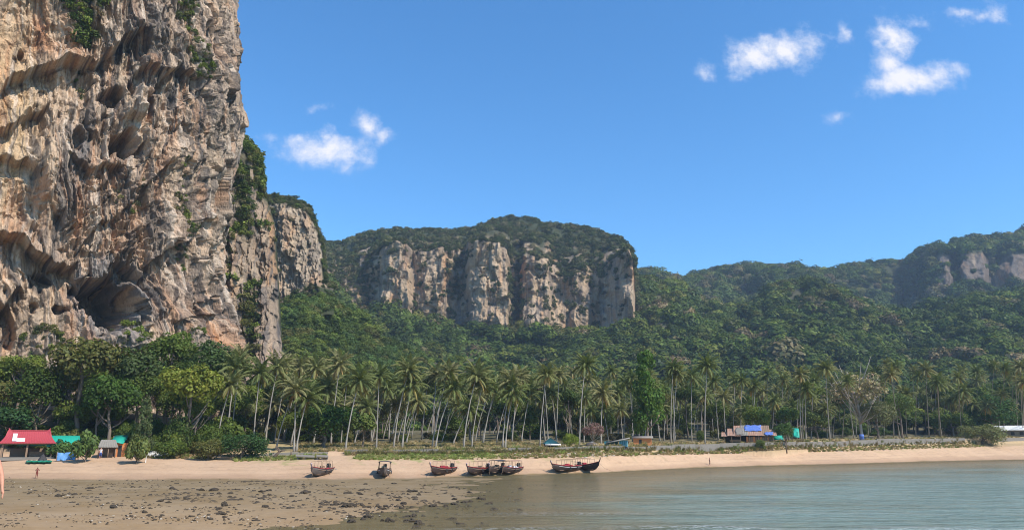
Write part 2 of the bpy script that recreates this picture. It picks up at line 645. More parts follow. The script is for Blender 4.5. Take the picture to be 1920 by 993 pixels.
def ground_z(az, r, index=False):
    az = np.asarray(az, float)
    r = np.asarray(r, float)
    L = glines(az)
    z = np.full(np.broadcast(az, r).shape, 0.0) + L[0][1]
    ix = np.zeros_like(z)
    for k in range(len(L) - 1):
        r0, z0 = L[k]
        r1, z1 = L[k + 1]
        t = (r - r0) / (r1 - r0)
        m = (t >= 0) & (t <= 1.0001) if k < len(L) - 2 else (t >= 0)
        t = np.clip(t, 0, 1)
        z = np.where(m, z0 + (z1 - z0) * t, z)
        ix = np.where(m, k + t, ix)
    return (z, ix) if index else z


def gz(x, y):
    return float(ground_z(math.atan2(x, y), math.hypot(x, y)))


def put(px, py, lo=30, hi=360):
    """where the ground shows at this pixel of the photograph"""
    az, t = ray(px, py)
    rs = np.linspace(lo, hi, 1500)
    d = ground_z(np.full_like(rs, az), rs) - (EYE + rs * t)
    k = int(np.argmax(d >= 0)) if (d >= 0).any() else int(np.argmin(np.abs(d)))
    r = rs[k]
    return Vector((r * math.sin(az), r * math.cos(az), float(ground_z(az, r))))


def spot(px, r):
    """ground point in the direction of a pixel column at depth r"""
    az = ray(px, 832)[0]
    if r < 330:
        r += float(np.interp(px, [1400, 1600, 1920], [0, 10, 34]))
    r = r / math.cos(az)
    return Vector((r * math.sin(az), r * math.cos(az), float(ground_z(az, r))))


def build_ground():
    azs = np.concatenate([np.radians(np.linspace(-88, -36.5, 40)), np.radians(np.linspace(-36, 36, 640)), np.radians(np.linspace(36.5, 88, 40))])
    counts = [6, 14, 30, 60, 36, 14, 8, 30, 40, 20, 12, 6]
    L = glines(azs)
    Rr = []
    for k, c in enumerate(counts):
        t = np.linspace(0, 1, c, endpoint=False)[None, :]
        Rr.append(L[k][0][:, None] * (1 - t) + L[k + 1][0][:, None] * t)
    Rr.append(L[-1][0][:, None])
    Rr = np.concatenate(Rr, 1)
    A = azs[:, None] * np.ones_like(Rr)
    Z, ix = ground_z(A, Rr, True)
    X, Y = Rr * np.sin(A), Rr * np.cos(A)
    px, py = to_pixel(X, np.maximum(Y, 1), Z)
    flat = sstep(1.2, 1.9, ix) * (1 - sstep(3.9, 4.0, ix))
    left = 1 - sstep(700, 1000, px)
    # mud flat relief: low hummocks and puddles
    Z = Z + flat * (0.06 * fbm(X / 7, Y / 7, octv=4) + left * 0.035 * fbm(X / 1.6, Y / 1.6, octv=2))
    reef = flat * np.exp(-((px - 560) / 280) ** 2 - ((py - 926) / 20) ** 2)
    Z = Z + reef * (0.05 + 0.14 * np.abs(fbm(X / 2.2, Y / 2.2, octv=3)))
    sand = sstep(4.0, 4.05, ix) * (1 - sstep(4.95, 5.0, ix))
    Z = Z + sand * 0.05 * fbm(X / 5, Y / 5, octv=3)
    Z = Z + sstep(7, 7.3, ix) * 0.18 * fbm(X / 6, Y / 6, octv=3)
    # colours
    def C(*c):
        return np.array(c, np.float32)
    n1 = fbm(X / 9, Y / 9, octv=4)
    n2 = fbm(X / 2.3 + 40, Y / 2.3, octv=3)
    mud = C(.225, .160, .084) + (n1 * .035)[..., None] * C(1, .85, .65) + (n2 * .02)[..., None]
    warm = np.exp(-((py - 985) / 45) ** 2) * left
    mud = mud + warm[..., None] * C(.10, .055, .03)
    mud = mud + (1 - sstep(0.1, 1.7, ix))[..., None] * C(.28, .2, .13)
    sandc = C(.51, .335, .205) + (n1 * .03)[..., None] * C(1, .8, .6)
    t = sstep(3.97, 4.1, ix + 0.05 * n1 + 0.02 * n2)
    wet = C(.40, .255, .155)
    col = mud * (1 - t)[..., None] + wet * t[..., None]
    t = sstep(4.12, 4.42, ix + 0.08 * n1)
    col = col * (1 - t)[..., None] + sandc * t[..., None]
    for lv, wd, am in ((4.30, .022, .45), (4.52, .03, .28), (4.72, .02, .3)):
        q = np.exp(-((ix + .05 * n1 + .015 * n2 - lv) / wd) ** 2) * np.clip(.5 + 1.2 * fbm(X / 12 + lv * 9, Y / 12, octv=3), 0, 1)
        col = mixc(col, am * q, (.26, .17, .10))
    foot = sstep(.35, .7, fbm(X / .9, Y / 1.6, octv=2)) * sstep(4.4, 4.6, ix) * (ix < 5.4)
    col = col * (1 - .16 * foot)[..., None]
    Z = Z - .05 * foot
    # beach grass at the sand's upper edge
    dry = C(.38, .275, .14)
    grn = C(.27, .27, .09)
    g = sstep(4.9, 5.3, ix + 0.5 * n2) * (1 - sstep(6.9, 7.0, ix)) * sstep(430, 520, px)
    grn_m = np.exp(-((px - 800) / 150) ** 4) + 0.7 * np.exp(-((px - 530) / 60) ** 4)
    path = np.exp(-((px - 632 - (py - 850) * 0.6) / 17) ** 2) * (1 - sstep(7.6, 8, ix))
    rightdry = sstep(960, 1040, px)
    gc = dry * (1 - np.clip(grn_m, 0, 1))[..., None] + grn * np.clip(grn_m, 0, 1)[..., None]
    gmix = np.clip(g * np.clip(grn_m * 1.1 + rightdry * 0.75, 0, 1), 0, 1) * (1 - path)
    col = col * (1 - gmix)[..., None] + gc * gmix[..., None]
    # behind the wall: straw grass, then leaf litter and undergrowth
    t = sstep(6.95, 7.05, ix) * (1 - 0.9 * path) * sstep(380, 470, px)
    straw = C(.40, .30, .15) + (n2 * .1)[..., None] * C(1, .8, .4)
    col = col * (1 - t)[..., None] + straw * t[..., None]
    t = sstep(7.6, 8.2, ix + .3 * n1)
    litter = C(.13, .11, .055)
    col = col * (1 - t)[..., None] + litter * t[..., None]
    tl = sstep(7.0, 7.25, ix) * (1 - sstep(400, 470, px))
    col = col * (1 - tl)[..., None] + C(.10, .085, .05) * tl[..., None]
    V = np.stack([X, Y, Z], -1).reshape(-1, 3)
    m, tt = mat_base('ground_material')
    a_ = tt.n('ShaderNodeAttribute', attribute_name='col')
    tc = tt.n('ShaderNodeTexCoord')
    k1 = tt.noise(tc.outputs['Object'], 2.2, 6, 0.65)
    k2 = tt.noise(tc.outputs['Object'], 0.5, 5, 0.6)
    c = tt.mix(tt.range(k1, 0.35, 0.7, 0, 0.5), a_.outputs[0], tt.vmath('MULTIPLY', a_.outputs[0], (.72, .70, .68)))
    c = tt.mix(tt.range(k2, 0.45, 0.7, 0, 0.4), c, tt.vmath('MULTIPLY', a_.outputs[0], (1.16, 1.14, 1.1)))
    finish(tt, principled(tt, c, 0.85, bump(tt, k1, 0.8, 0.10), 0.2))
    o = link(bpy.data.objects.new('beach', mesh_np('beach', V, grid_faces(*Rr.shape), m, True, col.reshape(-1, 3))))
    tag(o, kind='structure')
    return o


build_ground()


# ------------------------------------------------------------------ sea
def build_sea():
    azs = np.radians(np.concatenate([np.linspace(-50, -38, 8), np.linspace(-36, 36, 300), np.linspace(38, 89, 14)]))
    rs = np.concatenate([np.linspace(16, 40, 10), np.linspace(41, 120, 300), np.linspace(121, 330, 140)])
    A, R = np.meshgrid(azs, rs, indexing='ij')
    X, Y = R * np.sin(A), R * np.cos(A)
    dep = -ground_z(A, R)
    Z = 0.03 * fbm(X / 3.5, Y / 1.8, octv=3) * sstep(0.0, 0.8, dep)
    px, py = to_pixel(X, np.maximum(Y, 1), Z)
    # small breakers close to the viewer
    wv = np.clip(np.sin(Y * 0.55 + 1.6 * fbm(X / 16, Y / 16, octv=2)) - 0.45, 0, 1) * sstep(300, 700, px) * (1 - sstep(44, 74, R)) * (0.5 + 0.5 * fbm(X / 9, Y / 5, octv=2))
    Z = Z + 0.30 * wv
    # sediment: brown in the shallows, green, then blue-grey off the right shore
    n1 = fbm(X / 26, Y / 9, octv=3)
    def C(*c):
        return np.array(c, np.float32)
    k = np.clip(sstep(0.02, 0.75, dep + 0.22 * n1), 0, 1)[..., None]
    k2 = np.clip(sstep(0.35, 1.15, dep + 0.35 * n1), 0, 1)[..., None]
    c = C(.235, .175, .088) * (1 - k) + C(.19, .185, .115) * k
    c = c * (1 - k2) + C(.235, .30, .25) * k2
    V = np.stack([X, Y, Z], -1).reshape(-1, 3)
    m, t = mat_base('sea_water')
    tc = t.n('ShaderNodeTexCoord')
    st = t.vmath('MULTIPLY', tc.outputs['Object'], (0.55, 1.2, 1))
    w1 = t.noise(st, 1.1, 5, 0.6)
    w2 = t.noise(st, 4.5, 3, 0.6)
    a_ = t.n('ShaderNodeAttribute', attribute_name='col')
    w3 = t.noise(t.vmath('MULTIPLY', tc.outputs['Object'], (0.3, 1.0, 1)), 0.42, 4, 0.6)
    h = t.math('ADD', t.math('ADD', w1, t.math('MULTIPLY', w3, 2.4)), t.math('MULTIPLY', w2, 0.35))
    big = t.noise(t.vmath('MULTIPLY', tc.outputs['Object'], (0.25, 1, 1)), 0.16, 4, 0.6)
    cc = t.mix(t.range(big, 0.4, 0.65, 0, 0.5), a_.outputs[0], t.vmath('MULTIPLY', a_.outputs[0], (.72, .76, .74)))
    fo = t.n('ShaderNodeAttribute', attribute_name='foam')
    foam = t.math('MULTIPLY', fo.outputs['Fac'], t.range(t.noise(tc.outputs['Object'], 2.6, 6, 0.75), 0.47, 0.6))
    cc = t.mix(foam, cc, (0.75, 0.78, 0.78))
    p = t.n('ShaderNodeBsdfPrincipled')
    t.link(cc, p.inputs['Base Color'])
    p.inputs['Roughness'].default_value = 0.16
    p.inputs['IOR'].default_value = 1.33
    t.link(bump(t, h, 1.0, 0.36), p.inputs['Normal'])
    tr = t.n('ShaderNodeBsdfTransparent')
    tr.inputs[0].default_value = (.75, .8, .7, 1)
    mx = t.n('ShaderNodeMixShader')
    cv = t.n('ShaderNodeAttribute', attribute_name='cover')
    t.link(cv.outputs['Fac'], mx.inputs[0])
    p.inputs['Specular IOR Level'].default_value = 0.34
    t.link(tr.outputs[0], mx.inputs[1])
    t.link(p.outputs[0], mx.inputs[2])
    finish(t, mx.outputs[0])
    me = mesh_np('sea', V, grid_faces(*R.shape), m, True, c.reshape(-1, 3))
    fa = me.attributes.new('foam', 'FLOAT', 'POINT')
    fa.data.foreach_set('value', np.clip(wv * 1.5 * sstep(700, 1000, px), 0, 1).astype(np.float32).ravel())
    fa = me.attributes.new('cover', 'FLOAT', 'POINT')
    fa.data.foreach_set('value', (.42 + .5 * sstep(.0, .4, dep)).astype(np.float32).ravel())
    o = link(bpy.data.objects.new('sea', me))
    tag(o, kind='structure')


build_sea()


# ------------------------------------------------------------------ the great limestone cliff at the left
def build_cliff():
    # plan of the wall, pixel column at eye height and distance
    plan = [(-420, 128), (-150, 142), (0, 150), (120, 157), (250, 165), (360, 174), (425, 184)]
    P = [spot(px, r) for px, r in plan]
    c0 = P[-1]
    P += [c0 + Vector((1.5, 6, 0)), c0 + Vector((-2, 22, 0)), c0 + Vector((-16, 60, 0)), c0 + Vector((-45, 110, 0))]
    P = np.array([(p.x, p.y) for p in P])
    seg = np.concatenate([[0], np.cumsum(np.linalg.norm(np.diff(P, axis=0), axis=1))])
    corner = seg[6]
    s = np.concatenate([np.linspace(0, seg[1], 40, endpoint=False), np.linspace(seg[1], corner + 24, 860, endpoint=False), np.linspace(corner + 24, seg[-1], 40)])
    h = np.concatenate([np.linspace(4, 135, 640), np.linspace(136, 165, 20)])
    wx, wy = np.interp(s, seg, P[:, 0]), np.interp(s, seg, P[:, 1])
    ker = np.hanning(25); ker /= ker.sum()
    pad = lambda v: np.convolve(np.concatenate([np.full(12, v[0]), v, np.full(12, v[-1])]), ker, 'valid')
    wx, wy = pad(wx), pad(wy)
    tx, ty = np.gradient(wx, s), np.gradient(wy, s)
    ln = np.hypot(tx, ty); tx /= ln; ty /= ln
    nx, ny = ty, -tx                                   # outward: towards sea and viewer
    S, H = np.meshgrid(s, h, indexing='ij')
    X0, Y0 = wx[:, None] + 0 * H, wy[:, None] + 0 * H
    px, py = to_pixel(X0, Y0, H)
    nwx = fbm(S / 14, H / 14, octv=3)
    nwy = fbm(S / 14 + 50, H / 14, octv=3)
    qx, qy = px + 16 * nwx, py + 14 * nwy
    front = 1 - sstep(corner - 2, corner + 14, S)
    frA, frB = fracture((S + .12 * H) / 3.4, H / 8.0, 1), fracture((S + .1 * H) / 1.4, H / 3.2, 2)
    rgA, rgB = ridged(S / 3, H / 9, octv=2), ridged(S / 4, H / 6, octv=2)
    d = 4.0 * fbm(S / 55, H / 80, octv=2) + 2.8 * fbm(S / 18, H / 26 + 9, octv=3)
    # overhang lines: the wall steps back sharply below each and comes out again lower down (px-py line, step, length)
    for pts, amp, lng in [
        ([(10, 190), (45, 135), (150, 122), (215, 108), (262, 92), (330, 40)], 5.5, 58),
        ([(-60, 250), (30, 250), (80, 205), (120, 190)], 3.0, 60),
        ([(-60, 300), (20, 290), (100, 330)], 3.5, 60),
        ([(-60, 440), (30, 430), (75, 470), (140, 500), (190, 490)], 6.5, 60),
        ([(-60, 560), (30, 575), (70, 540)], 5.0, 70),
        ([(180, 300), (235, 330), (290, 318)], 3.0, 40),
        ([(330, 200), (360, 150), (400, 120), (440, 150)], 3.0, 60),
        ([(330, 520), (400, 470), (440, 420)], 3.5, 70),
        ([(370, 600), (440, 590)], 3.0, 40),
        ([(190, 470), (260, 420), (330, 380), (400, 300)], 2.6, 50),
    ]:
        yl = polyline_x(pts, qx)
        ins = sstep(pts[0][0] - 14, pts[0][0] + 14, qx) * (1 - sstep(pts[-1][0] - 14, pts[-1][0] + 14, qx))
        under = py + 9 * nwy + 4 * rgA - yl
        d -= amp * ins * np.where(under > 0, np.exp(-under / lng), 0) * sstep(-3, 5, under)
        d += 0.4 * amp * ins * np.exp(-(np.minimum(under, 0) / 22.0) ** 2) * (under <= 0)
    # caves and hollows
    for cx, cy, rx, ry, dep, up in [
        (252, 560, 80, 74, 24, .8), (300, 510, 40, 30, 6, .8), (305, 262, 40, 54, 13, .6), (262, 172, 34, 26, 7, .7), (332, 150, 46, 34, 4, .7), (308, 205, 30, 20, -3.5, 1),
        (63, 92, 9, 8, 4, 1), (112, 520, 34, 32, 6, .7), (150, 578, 17, 13, 4, .9), (102, 578, 12, 16, 3.5, .9),
        (36, 610, 26, 60, 6, .9), (190, 262, 20, 40, 4, .8), (360, 470, 22, 60, 3, 1), (405, 590, 14, 30, 4, .8), (90, 230, 30, 60, 3, .8), (210, 80, 40, 40, 3, 1),
        (318, 572, 20, 46, -3, 1), (250, 640, 60, 26, -9, 1), (225, 520, 40, 14, -3, 1), (120, 320, 26, 70, -3.5, 1), (230, 200, 22, 70, -2.5, 1), (375, 330, 26, 120, -2.5, 1), (350, 240, 14, 70, -3, 1),
    ]:
        ex = (qx - cx) / rx
        ey = (qy - cy) / np.where(qy < cy, ry * up, ry)
        q = np.sqrt(ex * ex + ey * ey) + 0.2 * rgB + 0.1 * frB
        d -= dep * (1 - sstep(0.62, 1.02, q))
    dbig = d.copy()
    yel = np.exp(-((px - 20) / 90) ** 2 - ((py - 190) / 190) ** 2)
    # tufa ribs and dripstone curtains hanging down the face
    wS = S + 1.8 * fbm(S / 7, H / 12, octv=2) + 0.10 * H
    rib = ridged(wS / 4.6, H / 34, octv=3)
    rib2 = ridged(wS / 1.9 + 7, H / 15, octv=2)
    ribm = np.clip(0.55 + 0.9 * fbm(S / 30 + 3, H / 30, octv=2) + 0.35 * sstep(200, 420, px) - 0.5 * sstep(430, 250, py) * sstep(120, 0, px), 0.12, 1.25)
    rib3 = ridged(wS / .85 + 3, H / 5.5, octv=2)
    d += ribm * (2.1 * rib + 1.35 * rib2 + 0.4 * rib3)
    # tilted strata
    strat = np.exp(-((px - 270) / 110) ** 4 - ((py - 410) / 80) ** 4) + 0.6 * np.exp(-((px - 40) / 80) ** 2 - ((py - 380) / 60) ** 2) + 0.34
    u = (H - 0.33 * S + 1.2 * fbm(S / 9, H / 5, octv=3)) / 1.7
    saw = (u - np.floor(u))
    d += strat * 1.5 * (saw ** 1.5 - 0.4) * np.clip(0.7 + fbm(S / 6, H / 6 + 33, octv=2), 0, 1.4)
    d += 1.5 * fbm(S / 5, H / 6 + 71, octv=3) + 0.75 * fbm(S / 1.7, H / 2.6, octv=3) + 0.35 * np.abs(fbm(S / 1.1, H / 1.1 + 3, octv=2)) - 1.5 * np.abs(fbm(wS / 2.6 + 13, H / 9.5, octv=3)) - 1.6 * np.abs(perlin(wS / 8 + 4, H / 26 + 2))
    calm = 1 - .5 * np.clip(yel + .7 * np.exp(-((px - 110) / 80) ** 2 - ((py - 590) / 50) ** 2), 0, 1)
    d = dbig + (d - dbig) * .8 * calm
    d += calm * (0.85 * frA + 0.36 * frB)
    # foot of the wall spreads out
    d += 7 * np.exp(-(H - 4) / 9.0)
    X = X0 + nx[:, None] * d * (0.35 + 0.65 * front)
    Y = Y0 + ny[:, None] * d * (0.35 + 0.65 * front)
    # the right edge leans back as it rises: bring its outline to where the photograph shows it
    px1, py1 = to_pixel(X, Y, H)
    near = np.abs(s - corner) < 30
    rowmax = px1[near].max(0)
    rowpy = py1[near].mean(0)
    kk = np.hanning(81); kk /= kk.sum()
    rowmax = np.convolve(np.concatenate([np.full(40, rowmax[0]), rowmax, np.full(40, rowmax[-1])]), kk, 'valid')
    tgt = polyline_x([(-300, 430), (0, 437), (60, 437), (110, 443), (165, 452), (200, 447), (230, 440), (270, 432), (330, 425), (420, 419), (500, 417), (560, 430), (600, 446), (650, 455), (760, 458)], rowpy)
    off = (tgt - rowmax)[None, :] * (Y / F) * sstep(corner - 75, corner - 4, S)
    X = X + off + 0.9 * frA * sstep(corner - 12, corner, S)
    Z = H + 1.1 * fbm(S / 3, H / 4 + 20, octv=2) * sstep(8, 20, H)
    # colour: cream, pink-grey, ochre streaks, grey-black water stains
    col = np.zeros(S.shape + (3,), np.float32) + np.array((.53, .40, .29), np.float32)
    big = fbm(S / 24 + 5, H / 30, octv=4)
    col = mixc(col, 0.9 * sstep(.05, .6, big), (.46, .36, .26))
    yel = np.exp(-((px - 20) / 90) ** 2 - ((py - 190) / 190) ** 2)
    col = mixc(col, 0.85 * yel, (.60, .44, .25))
    col = mixc(col, 0.8 * np.exp(-((px - 110) / 80) ** 2 - ((py - 590) / 50) ** 2), (.55, .40, .26))
    och = 0
    for cx, cy, rx, ry, a_ in [(140, 85, 46, 34, .8), (100, 60, 40, 50, .5), (403, 190, 10, 60, .9), (432, 610, 24, 50, .9), (370, 560, 26, 60, .55), (200, 390, 30, 90, .5),
                               (250, 330, 40, 40, .4), (40, 440, 60, 16, .5), (440, 225, 10, 30, .7), (330, 380, 30, 60, .3), (20, 120, 30, 90, .35), (190, 600, 12, 60, .7), (420, 480, 12, 60, .6)]:
        och = np.maximum(och, a_ * np.exp(-((qx - cx) / rx) ** 2 - ((qy - cy) / ry) ** 2))
    streak = fbm(wS / 2.2, H / 30, octv=4)
    och = och * (0.75 + 0.9 * streak) + 0.35 * sstep(.35, .8, fbm(wS / 5 + 90, H / 40, octv=3))
    col = mixc(col, och * 1.15, (.54, .26, .12))
    grey = sstep(-.15, .55, fbm(wS / 3.4 + 11, H / 38 + 3, octv=4) + 0.35 * sstep(120, 430, px) - 0.55 * yel - .1 + 0.25 * (fbm(S / 40 + 8, H / 40, octv=2)))
    diag = np.exp(-((px - (330 - (py - 60) * 0.55)) / 46) ** 2) * (1 - sstep(430, 560, py))
    grey = np.clip(grey * 0.46 + 0.45 * diag * (0.6 + streak), 0, 1)
    col = mixc(col, grey * 0.9, (.185, .172, .165))
    blk = sstep(.12, .62, fbm(wS / 1.8 + 60, H / 24 + 8, octv=4) + 0.22 * sstep(150, 420, px) + 0.3 * diag - 0.4 * yel)
    col = mixc(col, blk * 0.66, (.07, .065, .064))
    thin = fbm(wS / .75 + 21, H / 26 + 4, octv=3)
    thin2 = fbm(wS / 1.3 + 55, H / 34 + 14, octv=3)
    zone = np.clip(.35 + .8 * fbm(S / 22 + 15, H / 26, octv=3) + .25 * sstep(150, 420, px), 0, 1)
    col = mixc(col, zone * .95 * sstep(.12, .42, thin), (.085, .08, .078))
    col = mixc(col, .7 * sstep(.22, .55, thin2), (.62, .52, .42))
    col = mixc(col, .45 * sstep(.25, .6, fbm(wS / 2.1 + 71, H / 20, octv=3)), (.52, .30, .17))
    cl = (1 - sstep(1.0, 1.5, np.sqrt(((px - 260) / 75) ** 2 + ((py - 560) / 66) ** 2)))  # greyer colour over the big cave and its rim, broken up by streaks
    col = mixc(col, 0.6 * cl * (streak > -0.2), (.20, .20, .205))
    col = col * (1 + 0.16 * fbm(S / 1.2, H / 1.2 + 5, octv=3))[..., None]
    col = np.clip(col * np.array((1.06, 1.0, .94), np.float32), .02, .9)
    V = np.stack([X, Y, Z], -1)
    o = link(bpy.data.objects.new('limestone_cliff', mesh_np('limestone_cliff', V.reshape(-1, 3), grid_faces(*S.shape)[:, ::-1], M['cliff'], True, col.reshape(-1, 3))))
    tag(o, kind='structure')
    # plateau behind the rim
    tv = [(X[i, -1], Y[i, -1], Z[i, -1]) for i in range(0, len(s), 12)]
    n = len(tv)
    back = [(x - 120, y + 90, z + 8) for x, y, z in tv]
    MB().add(tv + back, [(i, i + 1, n + i + 1, n + i) for i in range(n - 1)]).build('cliff_top', M['litter'], o)
    return V, px, py, np.stack([nx, ny], -1)


M['litter'] = paint('forest_floor', (.07, .065, .03), 0.95, 0.4, 0.1)
CLIFF_V, CLIFF_PX, CLIFF_PY, CLIFF_N = build_cliff()


# ------------------------------------------------------------------ ridges: the buttresses behind, the table mountain, the hills at the right
class Ridge:
    """rows of lines (px, py, r) from foot to back; gives a grid with part index, used for mesh and for planting"""
    def __init__(self, name, lines, rows, px0, px1, nu, disp, colour, mat, flip=False):
        a0, a1 = ray(px0, 600)[0], ray(px1, 600)[0]
        az = np.linspace(a0, a1, nu)
        LR, LZ = [], []
        for ln in lines:
            ln = dense(ln)
            p = [at(*q) for q in ln]
            la = [math.atan2(q.x, q.y) for q in p]
            lr = [math.hypot(q.x, q.y) for q in p]
            LR.append(np.interp(az, la, lr))
            LZ.append(np.interp(az, la, [(q.z - EYE) / l for q, l in zip(p, lr)]) * LR[-1] + EYE)
        R, Z, K = [], [], []
        for k, c in enumerate(rows):
            t = np.linspace(0, 1, c, endpoint=False)[None, :]
            R.append(LR[k][:, None] * (1 - t) + LR[k + 1][:, None] * t)
            Z.append(LZ[k][:, None] * (1 - t) + LZ[k + 1][:, None] * t)
            K.append(k + t + 0 * R[-1])
        R.append(LR[-1][:, None]); Z.append(LZ[-1][:, None]); K.append(np.full((nu, 1), float(len(rows))))
        R, Z, K = np.concatenate(R, 1), np.concatenate(Z, 1), np.concatenate(K, 1)
        A = az[:, None] + 0 * R
        X, Y = R * np.sin(A), R * np.cos(A)
        px, py = to_pixel(X, Y, Z)
        dr, dz, dx = disp(R, A, Z, K, px, py)
        X, Y, Z = (R + dr) * np.sin(A) + dx, (R + dr) * np.cos(A), Z + dz
        self.V = np.stack([X, Y, Z], -1)
        self.K, self.px, self.py = K, px, py
        col = np.clip(colour(R, A, Z, K, px, py, dr), .01, .9)
        self.o = link(bpy.data.objects.new(name, mesh_np(name, self.V.reshape(-1, 3), grid_faces(*R.shape), mat, True, col.reshape(-1, 3))))
        tag(self.o, kind='structure')

    def sample(self, n, weight, rng):
        """random points on the surface; weight(K, px, py, slope) per cell"""
        V = self.V
        a = V[1:, :-1] - V[:-1, :-1]
        b = V[:-1, 1:] - V[:-1, :-1]
        cr = np.cross(a, b)
        area = np.linalg.norm(cr, axis=-1)
        up = np.abs(cr[..., 2]) / np.maximum(area, 1e-6)
        wgt = area * weight(self.K[:-1, :-1], self.px[:-1, :-1], self.py[:-1, :-1], up)
        f = wgt.ravel() / wgt.sum()
        idx = rng.choice(f.size, n, p=f)
        i, j = np.unravel_index(idx, wgt.shape)
        u, v = rng.random(n)[:, None], rng.random(n)[:, None]
        return V[i, j] + a[i, j] * u + b[i, j] * v, self.px[i, j], self.py[i, j], self.K[i, j]


def rock_col(S, H, seed=0.0, pale=(.40, .34, .28), ochre=.3, dark=.5, sc=1.0):
    col = np.zeros(S.shape + (3,), np.float32) + np.array(pale, np.float32)
    col = mixc(col, 0.6 * sstep(.1, .6, fbm(S / (9 * sc) + seed, H / (30 * sc), octv=4)), (.42, .36, .29))
    col = mixc(col, ochre * sstep(.15, .6, fbm(S / (7 * sc) + 31 + seed, H / (36 * sc), octv=3)), (.46, .27, .14))
    col = mixc(col, 1.1 * dark * sstep(.08, .5, fbm(S / (1.5 * sc) + 43 + seed, H / (20 * sc), octv=3)), (.15, .14, .135))
    col = mixc(col, dark * sstep(.0, .6, fbm(S / (4 * sc) + 77 + seed, H / (30 * sc), octv=4)), (.16, .15, .15))
    return col * np.array((1.14, 1.0, .84), np.float32)


SOIL = np.array((.06, .065, .028), np.float32)


def buttress(seed, amp, sc=1.0):
    def disp(R, A, Z, K, px, py):
        S = A * R.mean()
        rock = (1 - sstep(1.85, 2.15, K)) * sstep(0.4, 0.9, K)
        wS = S + 1.6 * fbm(S / 8 + seed, Z / 14, octv=2)
        d = amp * (2.6 * fbm(S / (14 * sc) + seed, Z / 60, octv=2) + 1.3 * ridged(wS / (5 * sc) + seed, Z / 34, octv=3) + 0.6 * ridged(wS / (1.9 * sc), Z / 14 + seed, octv=2) + 0.9 * fbm(S / 4, Z / 5 + seed, octv=3))
        d = d + amp * (.85 * fracture(wS / 3.0, Z / 9.0, 5) + .5 * fracture(wS / 1.3, Z / 4.0, 6))
        u = (Z + 1.5 * fbm(S / 9, Z / 9, octv=2)) / 4.5
        d = d + amp * 0.5 * ((u - np.floor(u)) - .5)
        return -d * rock, 1.5 * fbm(S / 9, K * 4 + seed, octv=3) * (1 - rock), -0.35 * d * rock
    return disp


R_B = Ridge('limestone_buttress',
            [[(380, 745, 205), (440, 715, 207), (530, 700, 212), (560, 700, 225)],
             [(380, 690, 222), (440, 668, 224), (530, 668, 230), (560, 690, 240)],
             [(380, 258, 232), (430, 262, 233), (447, 258, 234), (470, 283, 236), (482, 300, 238), (486, 366, 240), (500, 378, 242), (515, 420, 244), (524, 560, 246), (530, 660, 248), (560, 690, 250)],
             [(380, 250, 262), (470, 283, 262), (482, 300, 262), (486, 366, 262), (500, 378, 262), (515, 420, 262), (524, 560, 262), (530, 660, 262), (560, 690, 262)]],
            [14, 330, 14], 385, 545, 260, buttress(3.3, 1.9),
            lambda R, A, Z, K, px, py, dr: mixc(rock_col(A * 235, Z, 2, (.37, .30, .24), .6, .75, .5), np.maximum(sstep(1.93, 2.05, K), 0.9 * np.exp(-((px - 462) / 10) ** 2 - ((py - 360) / 90) ** 4) + 0.9 * np.exp(-((px - 470) / 11) ** 2 - ((py - 610) / 55) ** 4)), SOIL),
            M['cliff'])
R_C = Ridge('limestone_outcrop',
            [[(470, 640, 330), (540, 590, 335), (640, 590, 345)],
             [(470, 590, 370), (540, 556, 372), (606, 532, 375), (640, 540, 390)],
             [(470, 372, 376), (490, 380, 378), (540, 386, 380), (575, 396, 382), (592, 426, 384), (603, 458, 386), (608, 534, 388), (640, 540, 394)],
             [(470, 366, 400), (500, 368, 400), (550, 370, 402), (575, 385, 404), (590, 418, 404), (603, 450, 404), (609, 534, 404), (640, 540, 404)],
             [(470, 400, 450), (640, 545, 450)]],
            [10, 220, 20, 10], 470, 625, 260, buttress(9.1, 2.2, 1.3),
            lambda R, A, Z, K, px, py, dr: mixc(rock_col(A * 380, Z, 5, (.40, .345, .28), .4, .5, .9), np.maximum(sstep(1.95, 2.05, K), sstep(.95, .8, K)), SOIL),
            M['cliff'])


def disp_D(R, A, Z, K, px, py):
    S = A * 650.0
    rock = (1 - sstep(1.9, 2.2, K)) * sstep(0.8, 1.0, K)
    low = 1 - sstep(1.75, 2.0, K)
    qx = px + 6 * fbm(Z / 22, S / 40 + 3, octv=3)
    g = polyline_x([(480, 0), (600, 10), (690, 22), (724, -10), (765, -15), (777, 9), (796, 1), (830, -2), (842, 8), (872, 15), (880, -14), (905, -26), (950, -24), (957, 14), (976, 18), (983, -4), (1000, -14),
                    (1028, -12), (1036, 10), (1060, 13), (1076, 2), (1100, 4), (1112, 20), (1178, -34), (1186, -38), (1193, 10), (1215, 40)], qx)
    foot = np.exp(-((px - 1020) / 60) ** 2) * 22 * (1 - sstep(1.1, 1.55, K))
    wS = S + 4 * fbm(S / 18, Z / 24, octv=2)
    d = -g + foot + 4 * ridged(wS / 26, Z / 70, octv=3) + 3 * ridged(wS / 9, Z / 40, octv=2) + 4.5 * fbm(S / 16, Z / 16, octv=4)
    d = d + 2.6 * fracture(wS / 11, Z / 30, 8) + 1.5 * fracture(wS / 5, Z / 12, 9)
    u = (Z + 3 * fbm(S / 20, Z / 20, octv=2)) / 9
    d = d + 3.0 * ((u - np.floor(u)) - .5) * np.clip(.6 + fbm(S / 25 + 7, Z / 25, octv=2), 0, 1.2)
    top = sstep(1.8, 2.2, K)
    return -d * rock - (-g) * top * (1 - sstep(2.2, 2.9, K)) * 0.7, (7 * fbm(S / 40, R / 40, octv=3)) * (1 - rock) * (1 - np.exp(-((K - 3) / .15) ** 2) * 0.6), 0 * d


